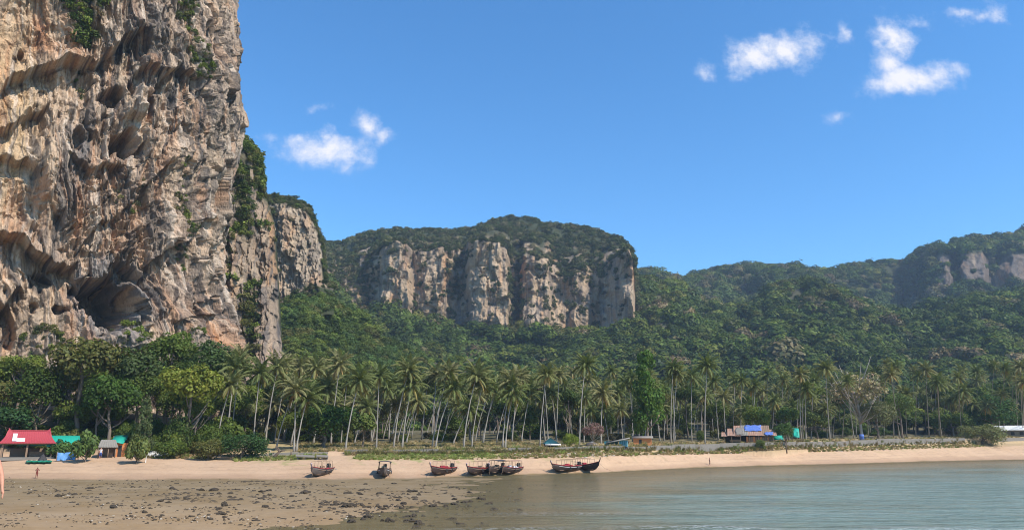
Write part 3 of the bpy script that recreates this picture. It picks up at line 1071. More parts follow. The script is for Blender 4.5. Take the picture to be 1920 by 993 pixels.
R_D = Ridge('table_mountain',
            [[(480, 800, 420), (1300, 805, 425)],
             [(480, 520, 600), (560, 520, 610), (610, 525, 640), (640, 576, 640), (680, 584, 640), (740, 592, 638), (800, 608, 638), (860, 622, 636), (900, 634, 634), (965, 638, 632), (1040, 636, 634), (1100, 630, 636),
              (1150, 628, 638), (1190, 628, 640), (1196, 628, 660), (1300, 640, 720)],
             [(480, 492, 650), (610, 492, 668), (640, 490, 670), (680, 470, 668), (740, 460, 664), (800, 474, 664), (860, 466, 662), (900, 470, 660), (965, 478, 660), (1040, 500, 662), (1100, 500, 664), (1150, 488, 666),
              (1180, 486, 668), (1188, 505, 670), (1195, 600, 690), (1300, 640, 740)],
             [(480, 470, 780), (610, 455, 790), (645, 455, 790), (690, 439, 790), (740, 431, 790), (800, 434, 790), (850, 435, 790), (893, 431, 800), (920, 417, 815), (950, 407, 825), (985, 406, 825), (1030, 418, 815),
              (1075, 428, 800), (1120, 433, 780), (1155, 446, 750), (1176, 460, 720), (1184, 480, 700), (1190, 513, 690), (1196, 605, 700), (1300, 645, 760)],
             [(480, 500, 1000), (610, 480, 1000), (900, 450, 1050), (1190, 540, 1000), (1300, 640, 1000)]],
            [50, 190, 60, 12], 480, 1215, 640, disp_D,
            lambda R, A, Z, K, px, py, dr: mixc(rock_col(A * 650, Z, 1, (.40, .32, .235), .6, .5, 1.6), np.clip(sstep(.99, .93, K) + sstep(2.1, 2.5, K + 0.3 * fbm(A * 40, Z / 20, octv=3)), 0, 1), SOIL),
            M['farcliff'])


def disp_hill(seed, amp, sc=60.0, saw=None):
    def f(R, A, Z, K, px, py):
        S = A * R.mean()
        n = fbm(S / sc + seed, R / (sc * 1.4), octv=3) + 0.8 * ridged(S / (sc * .8) + seed + 4 + 0.6 * fbm(S / sc, R / sc, octv=2), R / (sc * 4), octv=2)
        d = 0 * R
        if saw is not None:
            rk = sstep(.3, 1.05, K) * (1 - sstep(1.95, 2.8, K))
            d = -rk * polyline_x(saw, px + 8 * fbm(Z / 30, S / 60, octv=2)) + rk * sstep(1700, 1760, px) * (8 * ridged(S / 40 + seed, Z / 80, octv=3) + 5 * fbm(S / 14, Z / 20, octv=3))
        return -d, amp * n * np.clip(K, 0, 1) * (1 - sstep(1.5, 2.0, K) * .75) * (1 - .7 * sstep(1.9, 2.0, K) * (saw is None)), 0 * d
    return f


R_E = Ridge('far_hill',
            [[(1150, 730, 860), (2100, 730, 860)],
             [(1150, 560, 1000), (1200, 545, 1000), (1300, 560, 1040), (1400, 548, 1060), (1500, 545, 1060), (1600, 560, 1060), (1690, 575, 1050), (1740, 560, 1040), (1800, 556, 1040), (1920, 548, 1040), (2100, 540, 1040)],
             [(1150, 520, 1060), (1200, 517, 1060), (1240, 521, 1080), (1300, 533, 1120), (1400, 515, 1120), (1500, 520, 1120), (1600, 520, 1120), (1690, 510, 1110), (1740, 485, 1085), (1800, 479, 1080), (1850, 483, 1080), (1920, 475, 1080), (2100, 455, 1080)],
             [(1150, 516, 1120), (1205, 513, 1120), (1240, 521, 1140), (1275, 533, 1180), (1300, 525, 1240), (1350, 510, 1250), (1420, 504, 1250), (1480, 509, 1250), (1510, 518, 1250), (1545, 520, 1250), (1600, 512, 1240), (1660, 500, 1220),
              (1715, 495, 1190), (1735, 472, 1170), (1780, 466, 1160), (1800, 457, 1160), (1850, 457, 1160), (1875, 454, 1170), (1920, 438, 1190), (2100, 408, 1190)],
             [(1150, 560, 1500), (2100, 520, 1500)]],
            [30, 90, 40, 10], 1150, 2080, 520, disp_hill(2.7, 14, 110.0, [(1150, 0), (1280, 10), (1300, -20), (1400, 10), (1420, -15), (1560, 0), (1640, 20), (1690, 95), (1700, 95), (1760, -15), (1780, -20), (1796, 25), (1806, -30), (1846, -38), (1856, 30), (1900, -10), (1950, 10), (2100, 0)]),
            lambda R, A, Z, K, px, py, dr: mixc(rock_col(A * 1050, Z, 8, (.19, .16, .14), .45, .75, 2.0) * .8,
                                               1 - sstep(1.0, 1.05, K) * (1 - sstep(1.85, 2.0, K)) * sstep(1725, 1745, px + 10 * fbm(A * 60, Z / 30, octv=2)), SOIL),
            M['farcliff'])
R_F = Ridge('forested_foothill',
            [[(1120, 815, 420), (2150, 815, 420)],
             [(1120, 640, 620), (1180, 610, 640), (1250, 590, 660), (1330, 615, 680), (1400, 605, 690), (1480, 575, 700), (1560, 580, 700), (1640, 612, 700), (1720, 618, 690), (1800, 600, 690), (1920, 590, 690), (2150, 580, 690)],
             [(1120, 610, 700), (1180, 560, 720), (1205, 528, 740), (1250, 530, 760), (1300, 565, 780), (1340, 588, 790), (1400, 585, 800), (1450, 556, 800), (1500, 541, 800), (1550, 545, 800), (1610, 580, 800), (1660, 600, 800),
              (1710, 598, 790), (1760, 578, 790), (1840, 566, 790), (1920, 556, 790), (2150, 545, 790)],
             [(1120, 640, 860), (2150, 600, 880)]],
            [60, 40, 10], 1120, 2110, 420, disp_hill(5.2, 11, 75.0),
            lambda R, A, Z, K, px, py, dr: np.zeros(R.shape + (3,), np.float32) + SOIL, M['litter'])
R_G = Ridge('jungle_slope',
            [[(380, 790, 255), (760, 825, 290), (1060, 825, 310)],
             [(380, 690, 300), (470, 640, 320), (520, 615, 335), (560, 575, 350), (605, 560, 360), (650, 600, 372), (700, 640, 380), (760, 672, 384), (850, 680, 390), (930, 690, 395), (1060, 722, 400)],
             [(380, 700, 360), (470, 640, 380), (560, 590, 420), (605, 575, 430), (650, 615, 440), (760, 690, 440), (1060, 735, 430)]],
            [40, 8], 380, 1060, 260, disp_hill(1.1, 3.5, 32.0),
            lambda R, A, Z, K, px, py, dr: np.zeros(R.shape + (3,), np.float32) + SOIL, M['litter'])

# ------------------------------------------------------------------ vegetation
def crown_mesh(name, seed, n_lobes, n_leaf, leaf, mat, flat=0.8, lobe=(.26, .44), shell=(.45, .8), cone=0.0, stray=0.06, droop=0.0, jit=.42):
    """a unit crown (radius about 1) of leaf-sized faces gathered in uneven lobes"""
    rng = np.random.default_rng(seed)
    d = rng.normal(size=(n_lobes, 3))
    d[:, 2] = np.abs(d[:, 2]) * 0.9 - 0.35
    d /= np.linalg.norm(d, axis=1)[:, None]
    rad = rng.uniform(*shell, n_lobes)
    c = d * rad[:, None]
    c[:, 2] *= flat
    lr = rng.uniform(*lobe, n_lobes)
    if cone:
        tz = rng.random(n_lobes)
        c[:, 2] = tz * 2.2 - 0.6
        sc = (1 - tz * 0.9) ** cone
        c[:, 0] *= sc; c[:, 1] *= sc
        lr = lr * (0.35 + 0.65 * sc)
    p = lr ** 2
    li = rng.choice(n_lobes, n_leaf, p=p / p.sum())
    nd = rng.normal(size=(n_leaf, 3))
    nd[:, 2] += 0.35
    nd /= np.linalg.norm(nd, axis=1)[:, None]
    rr = lr[li] * (1 - np.abs(rng.normal(0, .16, n_leaf))) * (1 + (rng.random(n_leaf) < stray) * rng.uniform(.1, .5, n_leaf))
    pos = c[li] + nd * rr[:, None] * np.array([1, 1, .85])
    nrm = nd + rng.normal(0, jit, (n_leaf, 3)) + np.array([0, 0, .25])
    nrm /= np.linalg.norm(nrm, axis=1)[:, None]
    t = np.cross(nrm, rng.normal(size=(n_leaf, 3)))
    if droop:
        t = t * (1 - droop) + np.array([0, 0, -droop])
        t -= nrm * np.sum(t * nrm, 1)[:, None]
    t /= np.linalg.norm(t, axis=1)[:, None]
    b = np.cross(nrm, t)
    sz = leaf * rng.uniform(.6, 1.4, n_leaf)[:, None]
    V = np.stack([pos - t * sz, pos + b * sz * .55 - t * sz * .1, pos + t * sz, pos - b * sz * .55 - t * sz * .1], 1).reshape(-1, 3)
    Fq = np.arange(n_leaf * 4).reshape(-1, 4)
    lobe_t = rng.uniform(.78, 1.22, n_lobes)
    lt = (lobe_t[li] * rng.uniform(.75, 1.25, n_leaf))[:, None] * np.array([1, 1, 1.0]) * (1 + rng.normal(0, .06, (n_leaf, 3)))
    return mesh_np(name, V, Fq, mat, False, np.repeat(lt, 4, 0))


def trunk_mesh(name, seed, height, r0, mat, limbs=6, reach=0.8, lean=0.08, spread=0.35):
    """tapered trunk with limbs that reach into the crown; crown radius is 1 at z = height"""
    rd = random.Random(seed)
    mb = MB()
    pts = [Vector((0, 0, -0.4))]
    n = 6
    dx, dy = rd.uniform(-lean, lean), rd.uniform(-lean, lean)
    for i in range(1, n + 1):
        t = i / n
        pts.append(Vector((dx * t * height + rd.uniform(-.03, .03) * height, dy * t * height + rd.uniform(-.03, .03) * height, t * height)))
    mb.tube(pts, [r0 * (1 - 0.6 * i / n) * (1.35 if i == 0 else 1) for i in range(n + 1)], 7)
    for k in range(limbs):
        t = rd.uniform(.45, .98)
        b = pts[0].lerp(pts[-1], t)
        a = rd.uniform(0, 6.28)
        e = b + Vector((math.cos(a) * reach * rd.uniform(.5, 1), math.sin(a) * reach * rd.uniform(.5, 1), rd.uniform(spread * .5, spread * 1.7) * reach + 0.1))
        mid = b.lerp(e, .5) + Vector((0, 0, -0.08 * reach))
        mb.tube([b, mid, e], [r0 * .45, r0 * .3, r0 * .12], 5)
    return mb.mesh(name, mat)


CROWNS = [crown_mesh('crown', 100 + i, 30 + 4 * i, 4200, .058, M['leaf'], flat=(.75, .95, .8, 1.05, .7, .9)[i]) for i in range(6)]
FINE = [crown_mesh('crown', 130 + i, 46, 6500, .036, M['leaf'], flat=.9, lobe=(.2, .34)) for i in range(2)]
BIGLEAF = [crown_mesh('crown', 150 + i, 24, 1500, .105, M['leaf'], flat=.85, lobe=(.25, .4)) for i in range(2)]
CONE = crown_mesh('crown', 170, 60, 6500, .05, M['leaf'], lobe=(.2, .34), shell=(.25, .8), cone=.7, droop=.35, stray=.2)
SPARSE = crown_mesh('crown', 180, 44, 2600, .055, M['leaf'], flat=.9, lobe=(.16, .3), shell=(.5, .95))
TALL = crown_mesh('crown', 190, 40, 5200, .06, M['leaf'], lobe=(.24, .4), shell=(.3, .75), cone=.45)
TRUNKS = [trunk_mesh('trunk', 200 + i, 1.5, .07, M['bark']) for i in range(4)]
BUSH_STEM = [trunk_mesh('stem', 220 + i, .6, .05, M['bark'], limbs=7, reach=.6) for i in range(2)]
DRY_TRUNK = trunk_mesh('trunk', 231, 1.6, .06, M['dry_bark'], limbs=26, reach=1.05, spread=.75)


def tree(name, base, radius, crown, trunk, tint, label, cat, group=None, zc=1.45, rz=None, sq=1.0, rd=random):
    """thing with trunk and crown; the meshes are shared between alike trees"""
    e = empty(name, base, rd.uniform(0, 6.28) if rz is None else rz)
    e.scale = (radius, radius, radius)
    tr = link(bpy.data.objects.new('trunk', trunk), e)
    tr.scale = (1, 1, zc / 1.5 if trunk in TRUNKS or trunk is DRY_TRUNK else zc / .6)
    cr = link(bpy.data.objects.new('crown', crown), e)
    cr.location = (0, 0, zc)
    cr.scale = (1, 1, sq)
    cr.color = (*tint, 1)
    tag(cr, kind='stuff')
    tag(e, label, cat, group)
    return e


G_DARK, G_MID, G_LITE, G_YEL, G_OLIVE, G_PALE = (.064, .092, .019), (.100, .132, .024), (.152, .182, .032), (.190, .205, .034), (.135, .130, .036), (.20, .20, .08)
rd = random.Random(11)

# --- single trees and bushes the photograph picks out: (name, px, base py or None, r, px centre, py centre, radius px, crown, tint, label, cat)
def single(name, px, r, top_py, half_w, crown, trunk, tint, label, cat, base_py=None, group=None, sink=0.0):
    """tree whose foot stands at column px, distance r, reaching up to top_py with half width half_w px"""
    b = put(px, base_py) if base_py else spot(px, r)
    rr = b.y
    ppm = F / rr
    R = half_w / ppm
    top = at(px, top_py, rr).z
    hgt = top - b.z
    if trunk in BUSH_STEM:
        sq = max(0.55, min(2.2, hgt / (1.55 * R)))
        zc = max(0.2, hgt / R - 1.02 * sq)
        b.z -= sink
        return tree(name, b, R, crown, trunk, tint, label, cat, group, zc, None, sq, rd)
    sq = 1.0
    if crown is CONE or crown is TALL:
        sq = hgt * 0.8 / (2.3 * R)
        zc = hgt / R - 1.75 * sq
    else:
        if hgt / R < 2.1:
            sq = 0.85
        zc = hgt / R - 0.92 * sq
    b.z -= sink
    return tree(name, b, R, crown, trunk, tint, label, cat, group, max(zc, .3), None, sq, rd)


single('casuarina_tree', 266, 127, 742, 26, CONE, TRUNKS[0], (.10, .125, .045), 'feathery conical casuarina tree beside the green roofed beach bar', 'tree')
single('broadleaf_tree', 345, 131, 672, 58, CROWNS[0], TRUNKS[1], G_YEL, 'bright yellow-green broadleaf tree below the big cave', 'tree')
single('broadleaf_tree', 205, 133, 700, 52, CROWNS[1], TRUNKS[0], (.066, .110, .020), 'deep green bushy tree above the grey hut roof', 'tree')
single('broadleaf_tree', 140, 136, 618, 66, CROWNS[2], TRUNKS[2], G_OLIVE, 'tall olive tree in front of the cliff foot, over the red roof', 'tree')
single('broadleaf_tree', 60, 134, 690, 50, CROWNS[3], TRUNKS[1], G_DARK, 'dark green tree rising behind the red roofed pavilion', 'tree')
single('broadleaf_tree', 14, 131, 752, 44, CROWNS[4], TRUNKS[3], (.042, .085, .026), 'rounded green tree at the very left, behind the red roof', 'tree')
single('broadleaf_tree', 250, 141, 655, 52, CROWNS[5], TRUNKS[2], (.075, .10, .03), 'grey-green tree with bare pale limbs below the cave mouth', 'tree')
single('broadleaf_tree', 300, 146, 618, 48, CROWNS[1], TRUNKS[1], G_MID, 'leafy tree growing right under the cave mouth', 'tree')
single('broadleaf_tree', 375, 150, 640, 46, CROWNS[3], TRUNKS[0], (.07, .105, .03), 'tree at the cliff foot beside the first leaning palms', 'tree')
single('broadleaf_tree', 20, 142, 655, 40, CROWNS[0], TRUNKS[2], G_LITE, 'light green tree at the very left against the cliff foot', 'tree')
single('leafy_shrub', 255, 0, 806, 22, BIGLEAF[0], BUSH_STEM[0], (.13, .15, .04), 'round yellowish beach shrub next to the white sign post', 'shrub', base_py=868)
single('leafy_shrub', 452, 0, 800, 54, FINE[0], BUSH_STEM[1], (.052, .098, .03), 'large dense green shrub at the end of the low concrete wall', 'shrub', base_py=860)
single('leafy_shrub', 393, 125, 812, 30, CROWNS[2], BUSH_STEM[0], G_OLIVE, 'olive shrub between the sign post and the large green shrub', 'shrub')
single('leafy_shrub', 322, 126, 815, 30, CROWNS[4], BUSH_STEM[1], G_MID, 'low green shrub behind the dry grass, right of the casuarina', 'shrub')
single('broadleaf_tree', 160, 0, 798, 26, BIGLEAF[1], BUSH_STEM[0], (.11, .16, .04), 'young big-leaved tree standing before the green roof by the blue banner', 'tree', base_py=866)
single('leafy_shrub', 112, 0, 818, 24, BIGLEAF[0], BUSH_STEM[1], (.085, .14, .035), 'big-leaved shrub right of the pavilion, behind the blue banner', 'shrub', base_py=858)
single('broadleaf_tree', 610, 150, 745, 58, CROWNS[0], TRUNKS[1], (.058, .098, .020), 'dark round tree on the grass behind the first moored boat', 'tree')
single('broadleaf_tree', 680, 152, 772, 26, BIGLEAF[1], TRUNKS[2], (.12, .15, .035), 'small flat-topped yellowish tree among the palm trunks', 'tree')
single('leafy_shrub', 1069, 160, 806, 17, FINE[1], BUSH_STEM[0], (.19, .225, .032), 'bright lime green round bush beside the small gabled hut', 'shrub')
single('broadleaf_tree', 1216, 190, 656, 40, TALL, TRUNKS[0], (.085, .140, .022), 'tall vivid green tree rising above the palms, left of the twin palms', 'tree')
single('dry_tree', 1620, 232, 694, 48, SPARSE, DRY_TRUNK, (.34, .27, .15), 'half bare tan tree with many pale upright branches', 'tree')
single('broadleaf_tree', 1650, 230, 745, 34, FINE[0], TRUNKS[1], (.19, .185, .085), 'pale straw-green tree under the bare tan branches', 'tree')
single('feathery_tree', 1694, 233, 730, 32, FINE[1], TRUNKS[2], (.13, .165, .045), 'soft feathery green tree right of the half bare tan tree', 'tree')
single('leafy_shrub', 1843, 0, 786, 42, FINE[0], BUSH_STEM[1], G_PALE, 'wide pale green shrub spilling over the far end of the seawall', 'shrub', base_py=832)
single('small_tree', 1474, 0, 788, 21, FINE[1], TRUNKS[0], (.09, .14, .035), 'small beach tree on a short trunk right of the patched shack', 'tree', base_py=842)
single('leafy_shrub', 1425, 0, 818, 11, FINE[0], BUSH_STEM[0], (.12, .15, .04), 'little bush before the seawall below the patched shack', 'shrub', base_py=843)
single('dry_shrub', 1112, 165, 790, 20, SPARSE, DRY_TRUNK, (.26, .15, .13), 'dead pinkish shrub with bare twigs beside the teal kiosk', 'shrub')
single('broadleaf_tree', 1420, 215, 762, 26, CROWNS[5], TRUNKS[1], G_LITE, 'light green tree directly behind the patched shack', 'tree')
single('broadleaf_tree', 1480, 212, 756, 24, CROWNS[2], TRUNKS[2], (.11, .15, .035), 'bright tree behind the small beach tree', 'tree')
single('broadleaf_tree', 1535, 235, 770, 26, CROWNS[1], TRUNKS[0], (.13, .155, .04), 'yellowish tree between two tall palms right of the shack', 'tree')
single('broadleaf_tree', 1862, 262, 742, 44, CROWNS[3], TRUNKS[3], (.065, .115, .03), 'broad green tree behind the pale shrub at the wall end', 'tree')
single('broadleaf_tree', 1790, 262, 765, 34, CROWNS[0], TRUNKS[1], G_MID, 'green tree left of the far tin roof, behind the wall', 'tree')

PLACES = [(470, 'behind the large green shrub'), (560, 'behind the low concrete wall'), (690, 'around the sandy path'), (780, 'behind the second boat'), (860, 'behind the third boat'), (990, 'behind the trio of boats'),
          (1052, 'behind the gabled hut'), (1130, 'behind the lime green bush'), (1232, 'behind the blue kiosk'), (1345, 'around the twin tall palms'), (1452, 'behind the patched shack'), (1530, 'behind the small beach tree'),
          (1640, 'beside the half bare tree'), (1750, 'beside the feathery tree'), (1862, 'behind the wide pale shrub'), (5000, 'beside the tin roofed house')]
CLIFFPLACES = [(60, 'behind the red roofed pavilion'), (160, 'behind the green roofed shelter'), (250, 'above the thatched hut'), (330, 'under the big cave'), (5000, 'beside the first leaning palms')]


def place(px, table=None):
    return next(w_ for x, w_ in (table or PLACES) if px < x)


# --- jungle at the foot of the cliff
for i in range(46):
    px = rd.uniform(-60, 470)
    r = rd.uniform(133, 158) if px < 400 else rd.uniform(152, 200)
    top = rd.uniform(650, 760) - (158 - min(r, 158)) * -1.2
    w_ = place(px, CLIFFPLACES)
    single('jungle_tree', px, r, top, rd.uniform(24, 44), rd.choice(CROWNS), rd.choice(TRUNKS), rd.choice([G_DARK, G_MID, G_MID, G_LITE, G_LITE, G_OLIVE]), 'broadleaf jungle tree at the cliff foot, ' + w_, 'tree', group='jungle trees ' + w_)
for i in range(60):
    px = rd.uniform(-30, 430)
    r = rd.uniform(129, 146)
    w_ = place(px, CLIFFPLACES)
    single('jungle_bush', px, r, rd.uniform(770, 835), rd.uniform(16, 32), rd.choice(CROWNS + BIGLEAF), rd.choice(BUSH_STEM), rd.choice([G_DARK, G_MID, G_MID, G_LITE, G_OLIVE]), 'low leafy bush in the jungle edge, ' + w_, 'shrub', group='jungle bushes ' + w_)
# --- understory of the coconut grove
for i in range(195):
    px = rd.uniform(395, 1960) if i < 150 else rd.uniform(395, 640)
    base_r = float(np.interp(px, [400, 640, 1000, 1331, 1920], [168, 176, 192, 230, 292]))
    r = base_r + rd.uniform(6, 75) - (22 if i >= 175 else 0)
    top = rd.uniform(735, 792) if i < 95 or i >= 170 else rd.uniform(705, 745)
    w_ = place(px)
    single('grove_tree', px, r, top, rd.uniform(17, 32), rd.choice(CROWNS + BIGLEAF[:1]), rd.choice(TRUNKS), rd.choice([G_DARK, G_MID, G_MID, G_MID, G_OLIVE, G_LITE, G_PALE, (.15, .13, .06)]), 'leafy understory tree among palm trunks ' + w_, 'tree', group='understory trees ' + w_)
for i in range(130):
    px = rd.uniform(560, 1940) if i < 85 else rd.uniform(400, 620)
    base_r = float(np.interp(px, [400, 640, 1000, 1331, 1920], [150, 168, 180, 218, 272]))
    r = base_r + rd.uniform(6, 50)
    w_ = place(px)
    single('grove_bush', px, r, rd.uniform(800, 818) - (px > 1200) * 8 - (px < 560) * 12, rd.uniform(8, 20), rd.choice(CROWNS + BIGLEAF), rd.choice(BUSH_STEM), rd.choice([G_DARK, G_MID, G_OLIVE, (.12, .10, .05)]), 'low bush in the shade of the palms ' + w_, 'shrub', group='grove bushes ' + w_)

# --- coconut palms
def frond_arrays(seed, length, elev, curve, dead=False, n=17):
    rg = random.Random(seed)
    V, Fq, Cc = [], [], []
    pts = []
    p = Vector((0, 0, 0))
    a = elev
    for i in range(n + 1):
        pts.append(p.copy())
        st = length / n
        p += Vector((math.cos(a) * st, 0, math.sin(a) * st))
        a -= curve / n * (0.6 + 0.8 * i / n)
        a = max(a, -1.5)
    tone = (.9 if not dead else .95)
    def quad(a_, b_, c_, d_, t):
        k = len(V)
        V.extend([a_, b_, c_, d_]); Fq.append((k, k + 1, k + 2, k + 3)); Cc.extend([t] * 4)
    for i in range(n):
        w_ = .05 * (1 - i / n) + .015
        quad(pts[i] + Vector((0, -w_, 0)), pts[i] + Vector((0, w_, 0)), pts[i + 1] + Vector((0, w_, 0)), pts[i + 1] + Vector((0, -w_, 0)), 1.9)
    for i in range(2, n + 1):
        t = i / n
        d = (pts[i] - pts[i - 1]).normalized()
        ll = length * .215 * math.sin(math.pi * min(1, .12 + t * .86)) ** .7 * rg.uniform(.8, 1.15)
        for sgn in (-1, 1):
            for sub in (0, .5):
                b = pts[i] - d * (length / n) * sub
                dn = rg.uniform(.45, .9) + (0.6 if dead else 0)
                tip = b + (Vector((0, sgn, 0)) * .75 + d * .55 + Vector((0, 0, -dn))).normalized() * ll
                w2 = d * .075
                mid = b.lerp(tip, .5) + Vector((0, 0, .08 * ll))
                quad(b - w2 * .7, b + w2 * .7, mid + w2, mid - w2, rg.uniform(.75, 1.2) * tone)
                quad(mid - w2, mid + w2, tip + w2 * .15, tip - w2 * .15, rg.uniform(.75, 1.2) * tone)
    c = np.repeat(np.array(Cc)[:, None], 3, 1)
    if dead:
        c = c * np.array([1.75, 1.25, 1.15])
    return np.array([tuple(v) for v in V]), np.array(Fq), c


FRONDS = []
for k, (el, cu) in enumerate([(1.35, 1.0), (1.05, 1.35), (.75, 1.5), (.45, 1.5), (.1, 1.35), (-.3, 1.1)]):
    V_, F_, C_ = frond_arrays(300 + k, 5.0, el, cu)
    FRONDS.append((V_, F_, C_, mesh_np('frond', V_, F_, M['frond'], False, C_)))
V_, F_, C_ = frond_arrays(310, 4.3, -.75, .8, True)
DEADF = (V_, F_, C_, mesh_np('dead_frond', V_, F_, M['frond'], False, C_))


def frond_plan(rg, n=25, dead=5):
    out = []
    for k in range(n):
        t = k / (n - 1)
        v = min(5, int(t * 5.99))
        out.append((FRONDS[v], k * 2.39996 + rg.uniform(-.25, .25), rg.uniform(.82, 1.12), rg.uniform(-.12, .12)))
    for k in range(dead):
        out.append((DEADF, rg.uniform(0, 6.28), rg.uniform(.7, 1.05), rg.uniform(-.2, .2)))
    return out


def merged_crown(seed, n, dead):
    rg = random.Random(seed)
    Vs, Fs, Cs, k = [], [], [], 0
    for fr, az, sc, tl in frond_plan(rg, n, dead):
        m = np.array(Matrix.Rotation(az, 3, 'Z') @ Matrix.Rotation(tl, 3, 'Y')) * sc
        Vs.append(fr[0] @ m.T); Fs.append(fr[1] + k); Cs.append(fr[2]); k += len(fr[0])
    return mesh_np('crown', np.concatenate(Vs), np.concatenate(Fs), M['frond'], False, np.concatenate(Cs))


PCROWN = [merged_crown(400 + i, (28, 24, 31, 22, 26)[i], (5, 8, 3, 6, 10)[i]) for i in range(5)]
NUTS = MB()
for k in range(9):
    a = k * 2.4
    c = Vector((math.cos(a) * .38, math.sin(a) * .38, -.45 - .12 * (k % 3)))
    NUTS.tube([c + Vector((0, 0, .17)), c + Vector((0, 0, .08)), c, c - Vector((0, 0, .12)), c - Vector((0, 0, .18))], [.04, .13, .16, .12, .03], 6)
NUTS = NUTS.mesh('coconut_cluster', paint('coconut', (.22, .16, .05), .7, .3, 2.0))


def palm(base, top, label, group, rg, detailed, tint, size=1.0, bend=0.12):
    e = empty('coconut_palm', base)
    d = top - base
    hz = Vector((d.x, d.y, 0))
    pts, rr = [], []
    for i in range(11):
        t = i / 10
        p = d * t
        sag = math.sin(math.pi * t) * bend
        p = p - hz * sag * 1.2 + Vector((0, 0, 0))
        pts.append(p + Vector((rg.uniform(-.03, .03), rg.uniform(-.03, .03), 0)))
        rr.append((.17 - .06 * t + (.16 * (1 - t * 5) if t < .2 else 0)) * size)
    pts[0].z -= .4
    MB().tube(pts, rr, 8).build('trunk', M['palm_bark'], e)
    if detailed:
        for fr, az, sc, tl in frond_plan(rg, rg.randint(25, 32), rg.randint(4, 8)):
            o = link(bpy.data.objects.new('dead_frond' if fr is DEADF else 'frond', fr[3]), e)
            o.location = d
            o.rotation_euler = (Matrix.Rotation(az, 3, 'Z') @ Matrix.Rotation(tl, 3, 'Y')).to_euler()
            o.scale = (sc * size,) * 3
            o.color = (*tint, 1)
    else:
        o = link(bpy.data.objects.new('crown', rg.choice(PCROWN)), e)
        o.location = d
        o.rotation_euler = (rg.uniform(-.1, .1), rg.uniform(-.1, .1), rg.uniform(0, 6.28))
        o.scale = (size,) * 3
        o.color = (*tint, 1)
        tag(o, kind='stuff')
    n = link(bpy.data.objects.new('coconut_cluster', NUTS), e)
    n.location = d
    n.scale = (size,) * 3
    tag(e, label, 'palm', group)
    return e


PT = [(.200, .200, .072), (.160, .178, .060), (.235, .215, .090), (.140, .160, .050)]
# (base px, distance, crown px, crown py, label)
FRONT = [
    (405, 138, 432, 722, 'leaning coconut palm closest to the cliff, tilted to the right'),
    (423, 146, 442, 690, 'coconut palm right beside the one nearest the cliff'),
    (432, 152, 452, 668, 'tall palm whose crown touches the orange cliff foot'),
    (474, 147, 487, 700, 'coconut palm rising straight over the large green shrub'),
    (497, 158, 520, 690, 'palm with ragged crown behind the large green shrub'),
    (518, 143, 556, 724, 'strongly leaning palm over the driftwood stump'),
    (552, 139, 553, 730, 'upright palm standing at the end of the low wall'),
    (556, 140, 576, 748, 'short leaning palm with yellowing fronds by the low wall'),
    (545, 160, 592, 690, 'leaning palm with long trunk left of the dark round tree'),
    (648, 141, 674, 714, 'leaning palm with its foot at the sandy path'),
    (620, 165, 637, 684, 'tall palm rising behind the dark round tree'),
    (706, 150, 711, 706, 'palm with drooping brown fronds right of the sandy path'),
    (738, 151, 766, 694, 'leaning full-crowned palm behind the second boat'),
    (754, 152, 772, 722, 'palm half hidden under the full-crowned palm behind the second boat'),
    (810, 152, 842, 700, 'palm of the leaning clump behind the third boat, tallest of them'),
    (816, 151, 850, 728, 'lower palm of the leaning clump behind the third boat'),
    (869, 153, 893, 706, 'palm with wide crown over the group of three boats'),
    (884, 155, 905, 722, 'lower palm beside the wide crown over the group of three boats'),
    (942, 154, 957, 716, 'twin palm left of the little gabled hut, the leaning one'),
    (947, 153, 962, 738, 'shorter twin palm left of the little gabled hut'),
    (1012, 158, 1025, 702, 'palm growing directly at the little gabled hut'),
    (1086, 162, 1098, 684, 'slender tall palm right of the lime green bush'),
    (1127, 176, 1130, 738, 'short palm behind the teal kiosk'),
    (1258, 196, 1262, 690, 'left trunk of the twin tall palms on the seawall'),
    (1263, 197, 1270, 702, 'right trunk of the twin tall palms on the seawall'),
    (1322, 194, 1326, 686, 'single tall straight palm on the seawall above the lone walker'),
    (1503, 206, 1500, 702, 'tall palm right of the small beach tree'),
    (1512, 208, 1511, 730, 'lower palm close beside the tall one right of the small beach tree'),
    (1557, 216, 1548, 690, 'tall palm with spreading crown left of the half bare tan tree'),
    (1602, 222, 1588, 716, 'palm partly behind the half bare tan tree'),
    (1688, 236, 1670, 702, 'palm leaning left above the feathery green tree'),
    (1767, 248, 1757, 716, 'palm with hanging fronds left of the wide pale shrub'),
    (1806, 252, 1797, 708, 'palm rising behind the wide pale shrub'),
    (1886, 268, 1884, 692, 'tall palm over the far tin roof'),
    (1922, 262, 1914, 688, 'palm at the far end of the beach, nearest the frame edge'),
]
for i, (bx, r, cx, cy, lb) in enumerate(FRONT):
    b = spot(bx, r)
    t = at(cx, cy, r + 1)
    palm(b, t, lb, 'front row of coconut palms', random.Random(500 + i), True, PT[i % 4], 0.80 + 0.10 * math.sin(i * 2.1))
for i in range(240):
    px = 400 + (i + rd.uniform(-.6, .6)) * 1530 / 240
    base_r = float(np.interp(px, [400, 640, 1000, 1331, 1920], [160, 166, 178, 214, 268]))
    r = base_r + rd.uniform(0, 90) * (1 if i % 3 else .35)
    cy = rd.uniform(682, 765) if px < 620 or px > 1640 else rd.uniform(696, 772)
    lean = rd.uniform(6, 34) if px < 1000 else rd.uniform(-10, 8)
    w_ = place(px)
    palm(spot(px - lean, r), at(px, cy, r + 1), 'coconut palm deep in the grove ' + w_, 'deep grove palms ' + w_, random.Random(700 + i), False, PT[i % 4], rd.uniform(.62, .9), .06)

